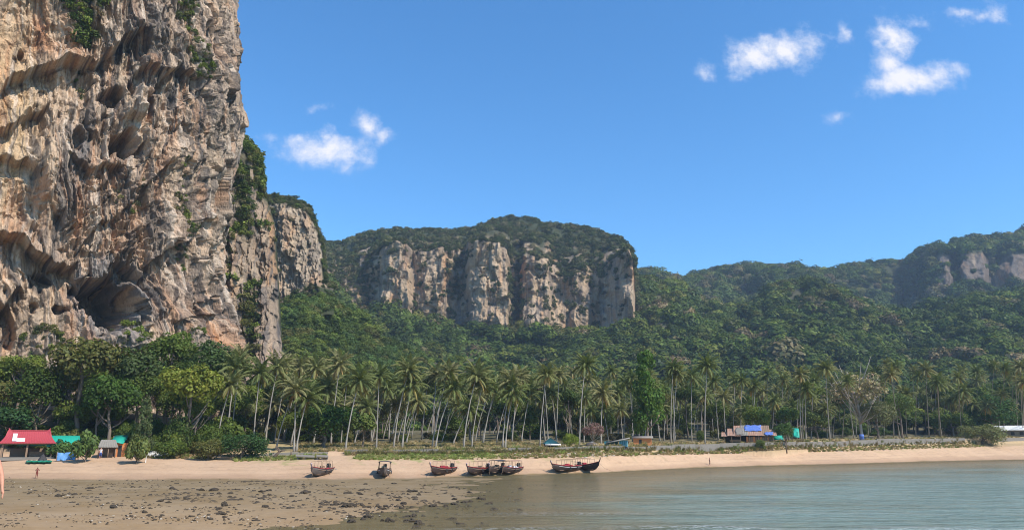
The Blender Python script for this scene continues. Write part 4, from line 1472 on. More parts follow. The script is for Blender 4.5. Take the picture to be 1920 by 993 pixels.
# --- woods: one mass of crowns on each hill
PROTO = bpy.data.collections.new('forest_crowns')
for i in range(4):
    PROTO.objects.link(bpy.data.objects.new('forest_crown%d' % i, crown_mesh('forest_crown', 800 + i, 9 + 2 * i, 1000, .105, M['wood_leaf'], flat=(.8, 1.0, .75, .9)[i], lobe=(.34, .56), shell=(.35, .7), jit=.22)))
PROTO_MID = bpy.data.collections.new('jungle_crowns')
for i in range(4):
    PROTO_MID.objects.link(bpy.data.objects.new('jungle_crown%d' % i, crown_mesh('jungle_crown', 820 + i, 18, 2000, .08, M['wood_leaf'], flat=(.8, 1.0, .9, 1.2)[i], lobe=(.28, .46), jit=.28)))
PROTO_TUFT = bpy.data.collections.new('shrub_tufts')
for i in range(3):
    PROTO_TUFT.objects.link(bpy.data.objects.new('shrub_tuft%d' % i, crown_mesh('shrub_tuft', 840 + i, 12, 420, .13, M['wood_leaf'], flat=.9, lobe=(.3, .5), droop=.3)))


def scatter_group(coll):
    g = bpy.data.node_groups.new('plant_' + coll.name, 'GeometryNodeTree')
    g.interface.new_socket('Geometry', in_out='INPUT', socket_type='NodeSocketGeometry')
    g.interface.new_socket('Geometry', in_out='OUTPUT', socket_type='NodeSocketGeometry')
    N = g.nodes
    i_, o_ = N.new('NodeGroupInput'), N.new('NodeGroupOutput')
    ci = N.new('GeometryNodeCollectionInfo')
    ci.inputs['Collection'].default_value = coll
    ci.inputs['Separate Children'].default_value = True
    ci.inputs['Reset Children'].default_value = True
    ip = N.new('GeometryNodeInstanceOnPoints')
    ip.inputs['Pick Instance'].default_value = True
    def attr(nm, tp):
        a = N.new('GeometryNodeInputNamedAttribute')
        a.data_type = tp
        a.inputs['Name'].default_value = nm
        return [s for s in a.outputs if s.enabled and s.name == 'Attribute'][0]
    g.links.new(i_.outputs[0], ip.inputs['Points'])
    g.links.new(ci.outputs[0], ip.inputs['Instance'])
    g.links.new(attr('kindex', 'INT'), ip.inputs['Instance Index'])
    g.links.new(attr('rot', 'FLOAT_VECTOR'), ip.inputs['Rotation'])
    g.links.new(attr('size', 'FLOAT_VECTOR'), ip.inputs['Scale'])
    g.links.new(ip.outputs[0], o_.inputs[0])
    return g


SG = {c: scatter_group(c) for c in (PROTO, PROTO_MID, PROTO_TUFT)}


def plant(name, P, coll, size, tints, label, cat, rng, probs=None, flat=.85, sink=.25):
    n = len(P)
    sz = (size[0] + (size[1] - size[0]) * rng.random(n) ** 1.8) * np.where(rng.random(n) < .06, 1.22, 1.0)
    P = P + np.stack([0 * sz, 0 * sz, sz * (0.45 - sink)], -1)
    me = bpy.data.meshes.new(name)
    me.vertices.add(n)
    me.vertices.foreach_set('co', P.astype(np.float32).ravel())
    def A(nm, tp, key, arr):
        a = me.attributes.new(nm, tp, 'POINT')
        a.data.foreach_set(key, arr.ravel())
    A('kindex', 'INT', 'value', rng.integers(0, len(coll.objects), n).astype(np.int32))
    A('rot', 'FLOAT_VECTOR', 'vector', np.stack([rng.normal(0, .12, n), rng.normal(0, .12, n), rng.random(n) * 6.28], -1).astype(np.float32))
    A('size', 'FLOAT_VECTOR', 'vector', np.stack([sz, sz, sz * flat * rng.uniform(.8, 1.25, n)], -1).astype(np.float32))
    if isinstance(tints, np.ndarray) and tints.shape[0] == n:
        tn = tints
    else:
        tn = np.array(tints)[rng.choice(len(tints), n, p=probs)] * rng.uniform(.6, 1.4, n)[:, None]
    c4 = np.ones((n, 4), np.float32)
    c4[:, :3] = tn
    A('tint', 'FLOAT_COLOR', 'color', c4)
    o = link(bpy.data.objects.new(name, me))
    md = o.modifiers.new('plants', 'NODES')
    md.node_group = SG[coll]
    tag(o, label, cat, kind='stuff')
    return o


WOOD = [(.054, .078, .015), (.070, .096, .017), (.090, .114, .019), (.118, .132, .023), (.142, .136, .031), (.21, .155, .075), (.15, .125, .055)]
WP = [.30, .27, .2, .10, .06, .03, .04]
rng = np.random.default_rng(5)
one = lambda K, px, py, up: 1.0


def in_frame(P, m=40):
    px, py = to_pixel(P[:, 0], np.maximum(P[:, 1], 1), P[:, 2])
    return (px > -m) & (px < 1920 + m)


def wood(name, ridge, n, wt, coll, size, label, tints=WOOD, probs=WP, **kw):
    P, px, py, K = ridge.sample(n, wt, rng)
    k = in_frame(P)
    return plant(name, P[k], coll, size, tints, label, 'forest', rng, probs, **kw)


wood('mountain_forest', R_D, 2300, lambda K, px, py, up: (K < 1.02) * 1.0 * np.clip(up + .3, 0, 1), PROTO, (4.5, 14), 'dark green forest on the slope below the table mountain')
DRYTOP = [(.068, .082, .024), (.098, .098, .034), (.125, .115, .045), (.155, .13, .065), (.055, .070, .02)]
wood('summit_scrub', R_D, 3800, lambda K, px, py, up: ((K > 2.0) & (K < 3.25)) * (.12 + sstep(2.0, 2.5, K)) * np.clip(.75 + 1.3 * fbm(px / 24, py / 13, octv=3), .05, 1), PROTO_TUFT, (2.0, 5.2), 'olive scrub and small trees on top of the table mountain', DRYTOP, [.28, .26, .2, .1, .16])
wood('cliff_scrub', R_D, 1250, lambda K, px, py, up: ((K > 1.0) & (K < 2.1)) * (.8 * sstep(1.6, 2.05, K) ** 2 * np.clip(.3 + 1.6 * fbm(px / 20, py / 30, octv=2), 0, 1) + 1.0 * np.exp(-((px - 858) / 10) ** 2) * (py < 560) + 1.4 * np.exp(-((px - 968) / 9) ** 2) + 1.0 * np.exp(-((px - 655) / 40) ** 2)
                                                               + .5 * sstep(.2, .5, fbm(px / 5, py / 90 + 3, octv=2)) + .9 * np.exp(-((px - 1070) / 26) ** 2 - ((py - 500) / 34) ** 2) + 0.02), PROTO_TUFT, (2.0, 4.6), 'shrubs clinging to ledges and gullies of the far cliff', DRYTOP, [.3, .25, .15, .1, .2], sink=.1)
wood('hill_forest', R_E, 3300, lambda K, px, py, up: 1.0 * (K < 3.3) * np.where((K > 1.03) & (K < 1.95) & (px > 1755), .14, 1.0), PROTO, (6.0, 18), 'hazy forest covering the far hills', WOOD + [(.13, .115, .06)], [.26, .24, .2, .10, .08, .03, .05, .04])
wood('foothill_forest', R_F, 2700, lambda K, px, py, up: 1.0 * (K < 2.5), PROTO, (5, 15.5), 'dense forest on the foothill behind the palms', WOOD)
wood('slope_jungle', R_G, 1500, lambda K, px, py, up: 1.0 * (px < 790), PROTO_MID, (2.6, 5.8), 'lush jungle climbing between the cliffs', [G_DARK, G_MID, (.07, .11, .03), G_LITE, G_OLIVE], [.27, .3, .22, .13, .08])
wood('plantation_slope', R_G, 1700, lambda K, px, py, up: 1.0 * (px > 640), PROTO_MID, (1.6, 3.0), 'light green young trees on the gentle slope above the palms', [G_LITE, (.12, .165, .045), (.085, .125, .035)], [.4, .3, .3])
wood('buttress_scrub', R_B, 620, lambda K, px, py, up: (K > 1.95) * 3.0 * (px < 487) * (py < 380) + 1.0 * np.exp(-((px - 460) / 12) ** 2 - ((py - 350) / 90) ** 4) + 1.4 * np.exp(-((px - 468) / 12) ** 2 - ((py - 610) / 60) ** 4) + .8 * np.exp(-((px - 432) / 10) ** 2 - ((py - 420) / 120) ** 4) + 0.01, PROTO_TUFT, (1.2, 2.8),
     'bushes growing on top and in the cracks of the buttress', [G_MID, G_LITE, G_OLIVE, (.13, .12, .06), G_DARK], [.25, .2, .2, .1, .25], sink=.1)
wood('outcrop_scrub', R_C, 700, lambda K, px, py, up: ((K > 1.97) & (K < 3.3)) * 1.0 + (K < 1.0) * .6 + .5 * ((K > 1) & (K < 2)) * np.exp(-((px - 510) / 14) ** 2 - ((py - 420) / 40) ** 2) + 0.008, PROTO_TUFT, (1.0, 2.4),
     'scrub on the crown and ledges of the rock outcrop', DRYTOP + [G_MID], [.2, .2, .15, .1, .15, .2], sink=.1)
# wood on the flat behind the grove
n = 1500
px_ = rng.uniform(380, 1960, n)
az_ = np.array([ray(p, 800)[0] for p in px_])
r_ = rng.uniform(300, 450, n) / np.cos(az_)
P = np.stack([r_ * np.sin(az_), r_ * np.cos(az_), ground_z(az_, r_) + 3], -1)
plant('back_wood', P, PROTO_MID, (2.8, 5.2), WOOD[:5] , 'closed wood behind the coconut grove', 'forest', rng, [.3, .3, .2, .1, .1], sink=-.2)


# --- plants rooted in the cliff face
def cliff_plants(name, boxes, size, tints, label):
    pts = []
    for x0, x1, y0, y1, n in boxes:
        cx, cy = (x0 + x1) / 2, (y0 + y1) / 2
        q = ((CLIFF_PX - cx) / ((x1 - x0) / 2)) ** 2 + ((CLIFF_PY - cy) / ((y1 - y0) / 2)) ** 2
        ii = np.argwhere(q < 1)
        if len(ii) == 0:
            continue
        k = rng.choice(len(ii), n)
        pts.append(CLIFF_V[ii[k, 0], ii[k, 1]])
    P = np.concatenate(pts)
    return plant(name, P, PROTO_TUFT, size, tints, label, 'shrubs', rng, sink=.2)


cliff_plants('cliff_shrubs', [(150, 240, -60, 50, 130), (165, 215, 20, 100, 60)], (.9, 2.2), [G_MID, (.10, .10, .035), (.17, .11, .05), G_LITE, G_DARK], 'green and rusty shrubs hanging from the top of the great cliff')
cliff_plants('ledge_shrubs', [(428, 452, 95, 150, 26), (405, 440, -20, 44, 60), (395, 450, -90, 36, 60), (420, 440, 40, 160, 30), (410, 432, 300, 520, 60), (330, 350, 330, 420, 6), (285, 300, 350, 420, 4), (230, 330, 600, 690, 46), (180, 200, 120, 200, 6), (60, 160, 600, 680, 40), (370, 420, 610, 680, 26)],
             (.5, 1.3), [G_MID, (.09, .10, .04), G_OLIVE, G_LITE], 'small shrubs scattered on ledges of the great cliff')

# ------------------------------------------------------------------ seawall of concrete panels
def seawall(px0, px1, label, name='sea_wall'):
    a0, a1 = ray(px0, 845)[0], ray(px1, 845)[0]
    def pt(a, f=.55):
        L = glines(np.array([a]))
        r = L[6][0][0] * (1 - f) + L[7][0][0] * f
        return Vector((r * math.sin(a), r * math.cos(a), 0)), L[6][1][0], L[7][1][0]
    p0, zb, zt = pt((a0 + a1) / 2)
    e = empty(name, (p0.x, p0.y, zb))
    n = max(2, int(abs(a1 - a0) * 170 / 5))
    rg = random.Random(int(px0))
    for i in range(n):
        b0, b1 = a0 + (a1 - a0) * i / n, a0 + (a1 - a0) * (i + 1) / n
        q0, zb0, zt0 = pt(b0)
        q1, zb1, zt1 = pt(b1)
        d = (q1 - q0)
        q1 = q0 + d * .988
        nrm = Vector((d.y, -d.x, 0)).normalized() * .22
        h = rg.choice([-.15, 0, .1, .2, .35]) + rg.uniform(-.06, .06)
        vs = []
        for q, zb_, zt_ in ((q0, zb0, zt0), (q1, zb1, zt1)):
            for s in (1, -1):
                vs += [q + nrm * s * 1.3 + Vector((0, 0, zb_ - .6)), q + nrm * s + Vector((0, 0, zt_ + h))]
        vs = [v - Vector((p0.x, p0.y, zb)) for v in vs]
        MB().add(vs, [(0, 1, 5, 4), (2, 6, 7, 3), (1, 3, 7, 5), (0, 4, 6, 2), (0, 2, 3, 1), (4, 5, 7, 6)]).build('wall_panel', M['concrete'], e)
    tag(e, label, 'wall')


seawall(388, 616, 'low grey concrete wall from the large shrub to the sandy path')
seawall(646, 1812, 'long grey concrete seawall running along the grove behind the boats')
seawall(1872, 1990, 'short far stretch of grey seawall right of the wide pale shrub')


def frame(px, r, base_py=None):
    b = put(px, base_py) if base_py else spot(px, r)
    az = math.atan2(b.x, b.y)
    fwd = math.hypot(b.x, b.y) * math.cos(az) * math.cos(PITCH) + (b.z - EYE) * math.sin(PITCH)
    return b, -az, F / fwd


def roof_sheet(x0, x1, y0, z0, y1, z1, inset=0.0, thick=.05, n=14, curve=0.0, rib=.03, upturn=0.0):
    """ribbed sheet from the eave (y0, z0) to the ridge (y1, z1)"""
    rows = []
    for j in range(7):
        t = j / 6
        row = []
        for i in range(n * 2 + 1):
            u = i / (n * 2)
            xa, xb = x0 + inset * t, x1 - inset * t
            x = xa + (xb - xa) * u
            z = z0 + (z1 - z0) * t - curve * math.sin(math.pi * t) + (rib if i % 2 else 0)
            if upturn and j >= 5:
                z += upturn * max(0, abs(u - .5) * 2 - .85) / .15
            row.append((x, y0 + (y1 - y0) * t, z))
        rows.append(row)
    return MB().sheet(rows, thick, False)


def bar():
    b, rz, pm = frame(52, 121)
    e = empty('beach_pavilion', b, rz)
    k = 1 / pm
    X0, X1 = -46 * k, 46 * k
    D = 5.0
    ze = at(52, 830, b.y).z - b.z
    zr = ze + 1.9
    MB().box((0, D / 2, .12), (90 * k, D + .8, .5)).build('floor_deck', M['concrete'], e)
    MB().box((0, -.62, .02), (92 * k, .5, .22)).build('step', M['concrete'], e)
    for x in (-39, 0, 40):
        for y in (.2, D - .2):
            MB().box((x * k, y, ze / 2), (.26, .26, ze)).build('post', M['plank'], e)
    MB().box((0, .2, ze - .12), (88 * k, .14, .22)).build('beam', M['plank'], e)
    r = roof_sheet(X0, X1, -.5, ze, D / 2, zr, 13 * k, .06, 20, .22, .035, .35).build('roof', M['red_roof'], e)
    roof_sheet(X0, X1, D + .5, ze, D / 2, zr + .02, 13 * k, .06, 20, .22, .035).build('rear_slope', M['red_roof'], r)
    MB().box((0, D / 2, zr + .07), (62 * k, .22, .16)).build('ridge_cap', M['red_roof'], r)
    for s in (-1, 1):
        MB().tube([(s * 30 * k, D / 2, zr), (s * 33 * k, D / 2, zr + .22), (s * 34 * k, D / 2, zr + .5)], [.1, .08, .03], 6).build('ridge_finial', M['red_roof'], r)
    sl = (zr - ze) / (D / 2 + .5)
    for (x, w_, y, l_) in ((-22, 7, .95, 2.2), (-12, 13, .35, 1.0)):
        z = ze + sl * (y + .5) - .02
        MB().box((x * k, y, z), (w_ * k, l_, .04), tilt=(math.atan(sl), 0, 0)).build('white_roof_patch', M['white'], r)
    MB().box((6 * k, .95, ze - .34), (46 * k, .5, .05), tilt=(.2, 0, 0)).build('green_awning_strip', M['green_tarp'], e)
    MB().box((8 * k, D - .1, .95), (70 * k, .12, 1.5)).build('back_screen', M['plank'], e)
    MB().box((18 * k, 2.2, .75), (26 * k, .7, .9)).build('counter', M['plank'], e)
    tag(e, 'open beach pavilion with bright red roof carrying a white patch', 'pavilion')


bar()


def green_bar():
    b, rz, pm = frame(122, 124)
    k = 1 / pm
    R = b.y
    e = empty('beach_shelter', b, rz)
    ze = at(122, 836, R).z - b.z
    zr = at(122, 816, R).z - b.z
    r = roof_sheet(-30 * k, 27 * k, -.2, ze, 3.0, zr, 4 * k, .05, 12, -.35, .03).build('roof', M['green_tarp'], e)
    roof_sheet(-30 * k, 27 * k, 6.0, ze, 3.0, zr + .02, 4 * k, .05, 12, -.35, .03).build('rear_slope', M['green_tarp'], r)
    for x in (-27, 0, 24):
        for y in (.1, 5.6):
            MB().tube([(x * k, y, -.3), (x * k, y, ze)], .09, 6).build('post', M['plank'], e)
    MB().box((0, 5.5, ze * .45), (50 * k, .12, ze * .9)).build('back_wall', M['plank'], e)
    MB().box((4 * k, 2.5, .5), (20 * k, .8, .9)).build('counter', M['orange'], e)
    tag(e, 'beach shelter under a green tarpaulin roof next to the red pavilion', 'shelter')
    # hut with grey thatch
    b, rz, pm = frame(200, 124)
    k = 1 / pm
    R = b.y
    e = empty('thatched_hut', b, rz)
    ze = at(200, 837, R).z - b.z
    zr = at(200, 824, R).z - b.z
    r = roof_sheet(-15 * k, 20 * k, -.3, ze, 2.2, zr, 5 * k, .12, 8, .05, .05).build('roof', M['thatch'], e)
    roof_sheet(-15 * k, 20 * k, 4.6, ze, 2.2, zr + .02, 5 * k, .12, 8, .05, .05).build('rear_slope', M['thatch'], r)
    for x in (-12, 4, 16):
        for y in (0, 4.2):
            MB().tube([(x * k, y, -.3), (x * k, y, ze)], .08, 6).build('post', M['plank'], e)
    MB().box((2 * k, 4.1, ze * .5), (28 * k, .1, ze)).build('back_wall', M['plank'], e)
    MB().box((8 * k, 1.5, .45), (9 * k, .6, .8)).build('table', M['plank'], e)
    tag(e, 'small open hut with grey thatched roof between the green roofs', 'hut')
    # orange hut under a slanting green tarpaulin
    b, rz, pm = frame(226, 127)
    k = 1 / pm
    R = b.y
    e = empty('orange_hut', b, rz)
    zw = at(226, 830, R).z - b.z
    MB().box((3 * k, 1.5, zw / 2 - .1), (20 * k, 2.6, zw + .2)).build('wall', M['orange'], e)
    MB().box((0, .16, .9), (6 * k, .08, 1.7)).build('doorway', M['dark'], e)
    zt = at(226, 814, R).z - b.z
    MB().sheet([[(-16 * k, -.4, zw + .35), (4 * k, -.6, zw - .1)], [(-13 * k, 1.6, zw + .9), (9 * k, 1.2, zw + .6)], [(-11 * k, 3.2, zt - .1), (13 * k, 3.4, zt)]], .05).build('tarpaulin_roof', M['green_tarp'], e)
    for x in (-13, 11):
        MB().tube([(x * k, 3.1, -.3), (x * k, 3.1, zt - .2)], .07, 6).build('post', M['plank'], e)
    tag(e, 'orange walled hut under a slanting green tarpaulin left of the casuarina', 'hut')


green_bar()


def small_things():
    # banner
    b, rz, pm = frame(123, 0, 864)
    k = 1 / pm
    e = empty('beach_banner', b, rz)
    rows = []
    for j in range(5):
        rows.append([(-15 * k + 30 * k * i / 10, .05 * math.sin(i * 1.3 + j), 2 * k + (14 * k) * j / 4 - .05 * math.sin(i * .6) * 1) for i in range(11)])
    MB().sheet([[Vector(p) for p in r] for r in rows], .03).build('cloth', M['blue_banner'], e)
    for x in (-15.4, 15.4):
        MB().tube([(x * k, 0, -.3), (x * k, 0, 17.5 * k)], .045, 6).build('pole', M['plank'], e)
    tag(e, 'blue cloth banner stretched between poles in front of the green shelter', 'banner')
    # kayaks
    for i in range(5):
        b, rz, pm = frame(54 + i * 9.2, 0, 867.5)
        k = 1 / pm
        e = empty('kayak', b, rz + math.radians(8 + 5 * (i % 3)))
        n, m_ = 10, 8
        vs, fs = [], []
        for a in range(n + 1):
            t = a / n
            w_ = .38 * math.sin(math.pi * min(max(t, .02), .98)) ** .6
            for c in range(m_):
                th = 2 * math.pi * c / m_
                vs.append((math.cos(th) * w_, (t - .5) * 3.4, .2 + math.sin(th) * w_ * .5 + .14 * abs(t - .5) ** 2 * 4))
        for a in range(n):
            for c in range(m_):
                fs.append((a * m_ + c, a * m_ + (c + 1) % m_, (a + 1) * m_ + (c + 1) % m_, (a + 1) * m_ + c))
        fs += [tuple(range(m_))[::-1], tuple(n * m_ + c for c in range(m_))]
        MB().add(vs, fs, True).build('kayak_hull', M['kayak'], e)
        MB().tube([(.17 * math.cos(q * .785), -.1 + .42 * math.sin(q * .785), .40) for q in range(9)], .03, 5).build('cockpit_rim', M['dark'], e)
        tag(e, ('first', 'second', 'middle', 'fourth', 'last')[i] + ' green kayak from the left in the row on the sand', 'kayak', 'kayaks in a row')
    # covered heap
    b, rz, pm = frame(79, 0, 864)
    k = 1 / pm
    mb = MB()
    n = 12
    vs = [(0, .4, 13.5 * k)]
    for j in range(1, 5):
        for i in range(n):
            a = 2 * math.pi * i / n
            q = 9.5 * k * (j / 4) ** .8 * (1 + .12 * math.sin(i * 2.3 + j))
            vs.append((q * math.cos(a), .4 + q * math.sin(a) * .8, 13.5 * k * (1 - j / 4) - .05))
    fs = [(0, 1 + i, 1 + (i + 1) % n) for i in range(n)]
    for j in range(3):
        fs += [(1 + j * n + i, 1 + (j + 1) * n + i, 1 + (j + 1) * n + (i + 1) % n, 1 + j * n + (i + 1) % n) for i in range(n)]
    o = mb.add(vs, fs, False).build('covered_heap', M['dark_cloth'])
    o.location = b
    o.rotation_euler = (0, 0, rz)
    tag(o, 'dark covered heap standing on the sand behind the kayaks', 'heap')
    # sign
    b, rz, pm = frame(273, 0, 867)
    k = 1 / pm
    e = empty('sign_post', b, rz)
    MB().box((0, 0, 8.5 * k), (.1, .08, 18 * k)).build('post', M['white'], e)
    MB().box((.5 * k, -.07, 16.5 * k), (7 * k, .04, 6 * k)).build('sign_board', M['white'], e)
    tag(e, 'small white sign on a post beside the round yellowish shrub', 'sign')
    # pale board fence
    b, rz, pm = frame(308, 128)
    k = 1 / pm
    e = empty('board_fence', b, rz)
    rg = random.Random(3)
    for i in range(14):
        MB().box(((-22 + i * 3.3) * k, rg.uniform(-.05, .05), 4.5 * k), (2.9 * k, .05, (10 + rg.uniform(-3, 2)) * k), tilt=(0, rg.uniform(-.06, .06), 0)).build('board', M['white'], e)
    MB().box((0, .06, 5 * k), (46 * k, .05, .1)).build('rail', M['plank'], e)
    tag(e, 'pale board fence behind the dry grass right of the casuarina', 'fence')
    # driftwood stump and fallen palm logs by the wall
    for (pts, rad, lb) in (
        ([(511, 859), (517, 853), (524, 846), (523, 841), (519, 838)], [.3, .26, .2, .1, .04], 'dark twisted driftwood stump leaning on the low wall'),
        ([(543, 856), (546, 850), (546, 845)], [.16, .13, .09], 'dark short dead stem below the upright palm at the wall'),
        ([(506, 857), (508, 851), (507, 843)], [.1, .08, .04], 'pale dead stick rising beside the driftwood stump'),
        ([(232, 868), (245, 871), (262, 869)], [.10, .12, .06], 'curved dead branch lying on the sand at the yellowish shrub')):
        r0 = put(pts[0][0], pts[0][1])
        R = r0.y
        P = [at(x, y, R) - r0 for x, y in pts]
        P[0].z -= .3
        mb = MB().tube(P, rad, 7)
        if 'twisted' in lb:
            mb.tube([P[2], P[2] + Vector((-.5, 0, .5)), P[2] + Vector((-.6, .1, 1.1))], [.16, .1, .04], 6)
            mb.tube([P[2], P[2] + Vector((.5, 0, .15)), P[2] + Vector((.9, .1, .1))], [.16, .1, .04], 6)
        o = mb.build('driftwood', M['dry_bark'] if 'pale' in lb else M['drift'])
        o.location = r0
        tag(o, lb, 'driftwood')
    # concrete slabs on the grass
    for px, w_, lb in ((572, 34, 'tilted concrete slab on supports behind the first boat'), (604, 22, 'shorter concrete slab with dark gap beside the tilted one')):
        b, rz, pm = frame(px, 0, 861)
        k = 1 / pm
        e = empty('concrete_slab', b, rz)
        MB().box((0, .6, 6.3 * k), (w_ * k, 1.6, .16), tilt=(.12, .05, 0)).build('slab', M['concrete'], e)
        for s in (-.4, 0, .42):
            MB().box((s * w_ * k, .6, 2.6 * k), (.25, 1.0, 6.4 * k)).build('support', M['concrete'], e)
        tag(e, lb, 'slab')
    # little gabled hut
    b, rz, pm = frame(1032, 158)
    R = b.y
    k = 1 / pm
    e = empty('gabled_hut', b, rz)
    zg = at(1032, 820, R).z - b.z
    ze = at(1032, 831, R).z - b.z
    MB().add([(-15 * k, 0, ze), (0, 0, zg), (17 * k, 0, ze), (-15 * k, .1, ze), (0, .1, zg), (17 * k, .1, ze)], [(0, 2, 1), (3, 4, 5), (0, 1, 4, 3), (1, 2, 5, 4), (0, 3, 5, 2)]).build('gable', M['teal'], e)
    for s, x in ((1, -18), (-1, 20)):
        MB().sheet([[(0, -.4, zg + .12), (0, 4, zg + .12)], [(x * k, -.4, ze - .05), (x * k, 4, ze - .05)]], .08).build('roof_slope', M['thatch'], e)
    MB().sheet([[(-10 * k, -.05, ze + .02), (19 * k, -.05, ze + .02)], [(-10 * k, -1.3, ze - .25), (20 * k, -1.3, ze - .25)]], .05).build('awning', M['white'], e)
    for x in (-13, 0, 14):
        MB().box((x * k, -.2 if x else -.6, ze / 2 - .1), (.14, .14, ze + .2)).build('post', M['plank'], e)
    MB().box((1 * k, 2, ze / 2 - .1), (26 * k, .12, ze + .2)).build('back_wall', M['dark_cloth'], e)
    tag(e, 'little hut with a green gable and white awning beside the lime bush', 'hut')
    # teal kiosk with lean-to roof
    b, rz, pm = frame(1152, 162)
    R = b.y
    k = 1 / pm
    e = empty('beach_kiosk', b, rz)
    zl, zr = at(1140, 830, R).z - b.z, at(1178, 821, R).z - b.z
    MB().box((17 * k, 1.4, zr * .36), (16 * k, 2.2, zr * .8)).build('wall', M['light_blue'], e)
    for i in range(4):
        MB().box(((11.5 + i * 3.6) * k, .27, zr * .36), (2.6 * k, .05, zr * .6)).build('panel', M['teal'], e)
    MB().sheet([[(-16 * k, -.3, zl), (29 * k, -.3, zr)], [(-16 * k, 3, zl + .2), (29 * k, 3, zr + .2)]], .08).build('lean_to_roof', M['thatch'], e)
    MB().box((-6 * k, 3.2, zl * .6), (26 * k, .12, zl * 1.9)).build('back_wall', M['teal'], e)
    for x in (-14, 0, 27):
        MB().tube([(x * k, -.1, -.3), (x * k, -.1, zl + (zr - zl) * (x + 16) / 45)], .06, 6).build('post', M['plank'], e)
    tag(e, 'pale blue kiosk with slanting lean-to roof on the seawall', 'kiosk')
    # orange-brown earthy shed behind
    b, rz, pm = frame(1205, 178)
    R = b.y
    k = 1 / pm
    e = empty('brick_shed', b, rz)
    zt = at(1205, 818, R).z - b.z
    MB().box((0, 1, zt / 2 - .2), (34 * k, 2, zt)).build('wall', M['orange'], e)
    MB().box((-4 * k, -.03, zt * .35), (5 * k, .08, zt * .6)).build('door', M['dark'], e)
    MB().sheet([[(-20 * k, -.4, zt - .3), (20 * k, -.4, zt - .3)], [(-20 * k, 2.4, zt + .2), (20 * k, 2.4, zt + .2)]], .06).build('roof', M['thatch'], e)
    tag(e, 'low orange-brown shed behind the seawall, right of the blue kiosk', 'shed')
    # pale upturned dinghy
    b, rz, pm = frame(1110, 160)
    k = 1 / pm
    e = empty('dinghy', b, rz)
    rows = []
    for j in range(9):
        t = j / 8
        w_ = .75 * math.sin(math.pi * (.08 + .84 * t)) ** .6
        rows.append([((t - .5) * 24 * k, math.cos(q / 6 * math.pi) * w_, .15 + math.sin(q / 6 * math.pi) * .8 * w_ / .75) for q in range(7)])
    MB().sheet(rows, .05).build('dinghy_hull', M['hull_grey'], e)
    MB().tube([(-11 * k, 0, .5), (0, 0, 1.0), (11 * k, 0, .5)], .05, 5).build('keel', M['white'], e)
    tag(e, 'grey dinghy lying keel up between lime bush and kiosk', 'boat')
    # blue barrel
    b, rz, pm = frame(1617, 218)
    k = 1 / pm
    mb = MB().tube([(0, 0, -.1), (0, 0, .3), (0, 0, .36), (0, 0, .9), (0, 0, .96), (0, 0, 1.7)], [.62, .66, .7, .66, .7, .62], 14)
    o = mb.build('water_barrel', M['blue_tarp'])
    o.location = b
    tag(o, 'blue water barrel behind the seawall under the half bare tree', 'barrel')
    # far tin roof
    b, rz, pm = frame(1897, 262)
    R = b.y
    k = 1 / pm
    e = empty('tin_roofed_house', b, rz)
    ze, zr = at(1897, 806, R).z - b.z, at(1897, 797, R).z - b.z
    r = roof_sheet(-28 * k, 30 * k, -.6, ze, 4, zr, 0, .06, 16, 0, .05).build('roof', M['white'], e)
    roof_sheet(-28 * k, 30 * k, 8.6, ze, 4, zr + .02, 0, .06, 16, 0, .05).build('rear_slope', M['white'], r)
    MB().box((0, 4, ze / 2 - .2), (50 * k, 7, ze + .2)).build('wall', M['concrete'], e)
    for x in (-14, 4, 18):
        MB().box((x * k, .46, ze * .5), (6 * k, .1, ze * .5)).build('window', M['dark'], e)
    for x in (-26, 0, 27):
        MB().tube([(x * k, -.4, -.4), (x * k, -.4, ze)], .1, 6).build('post', M['plank'], e)
    tag(e, 'house with long pale tin roof at the far right end of the beach', 'house')


small_things()


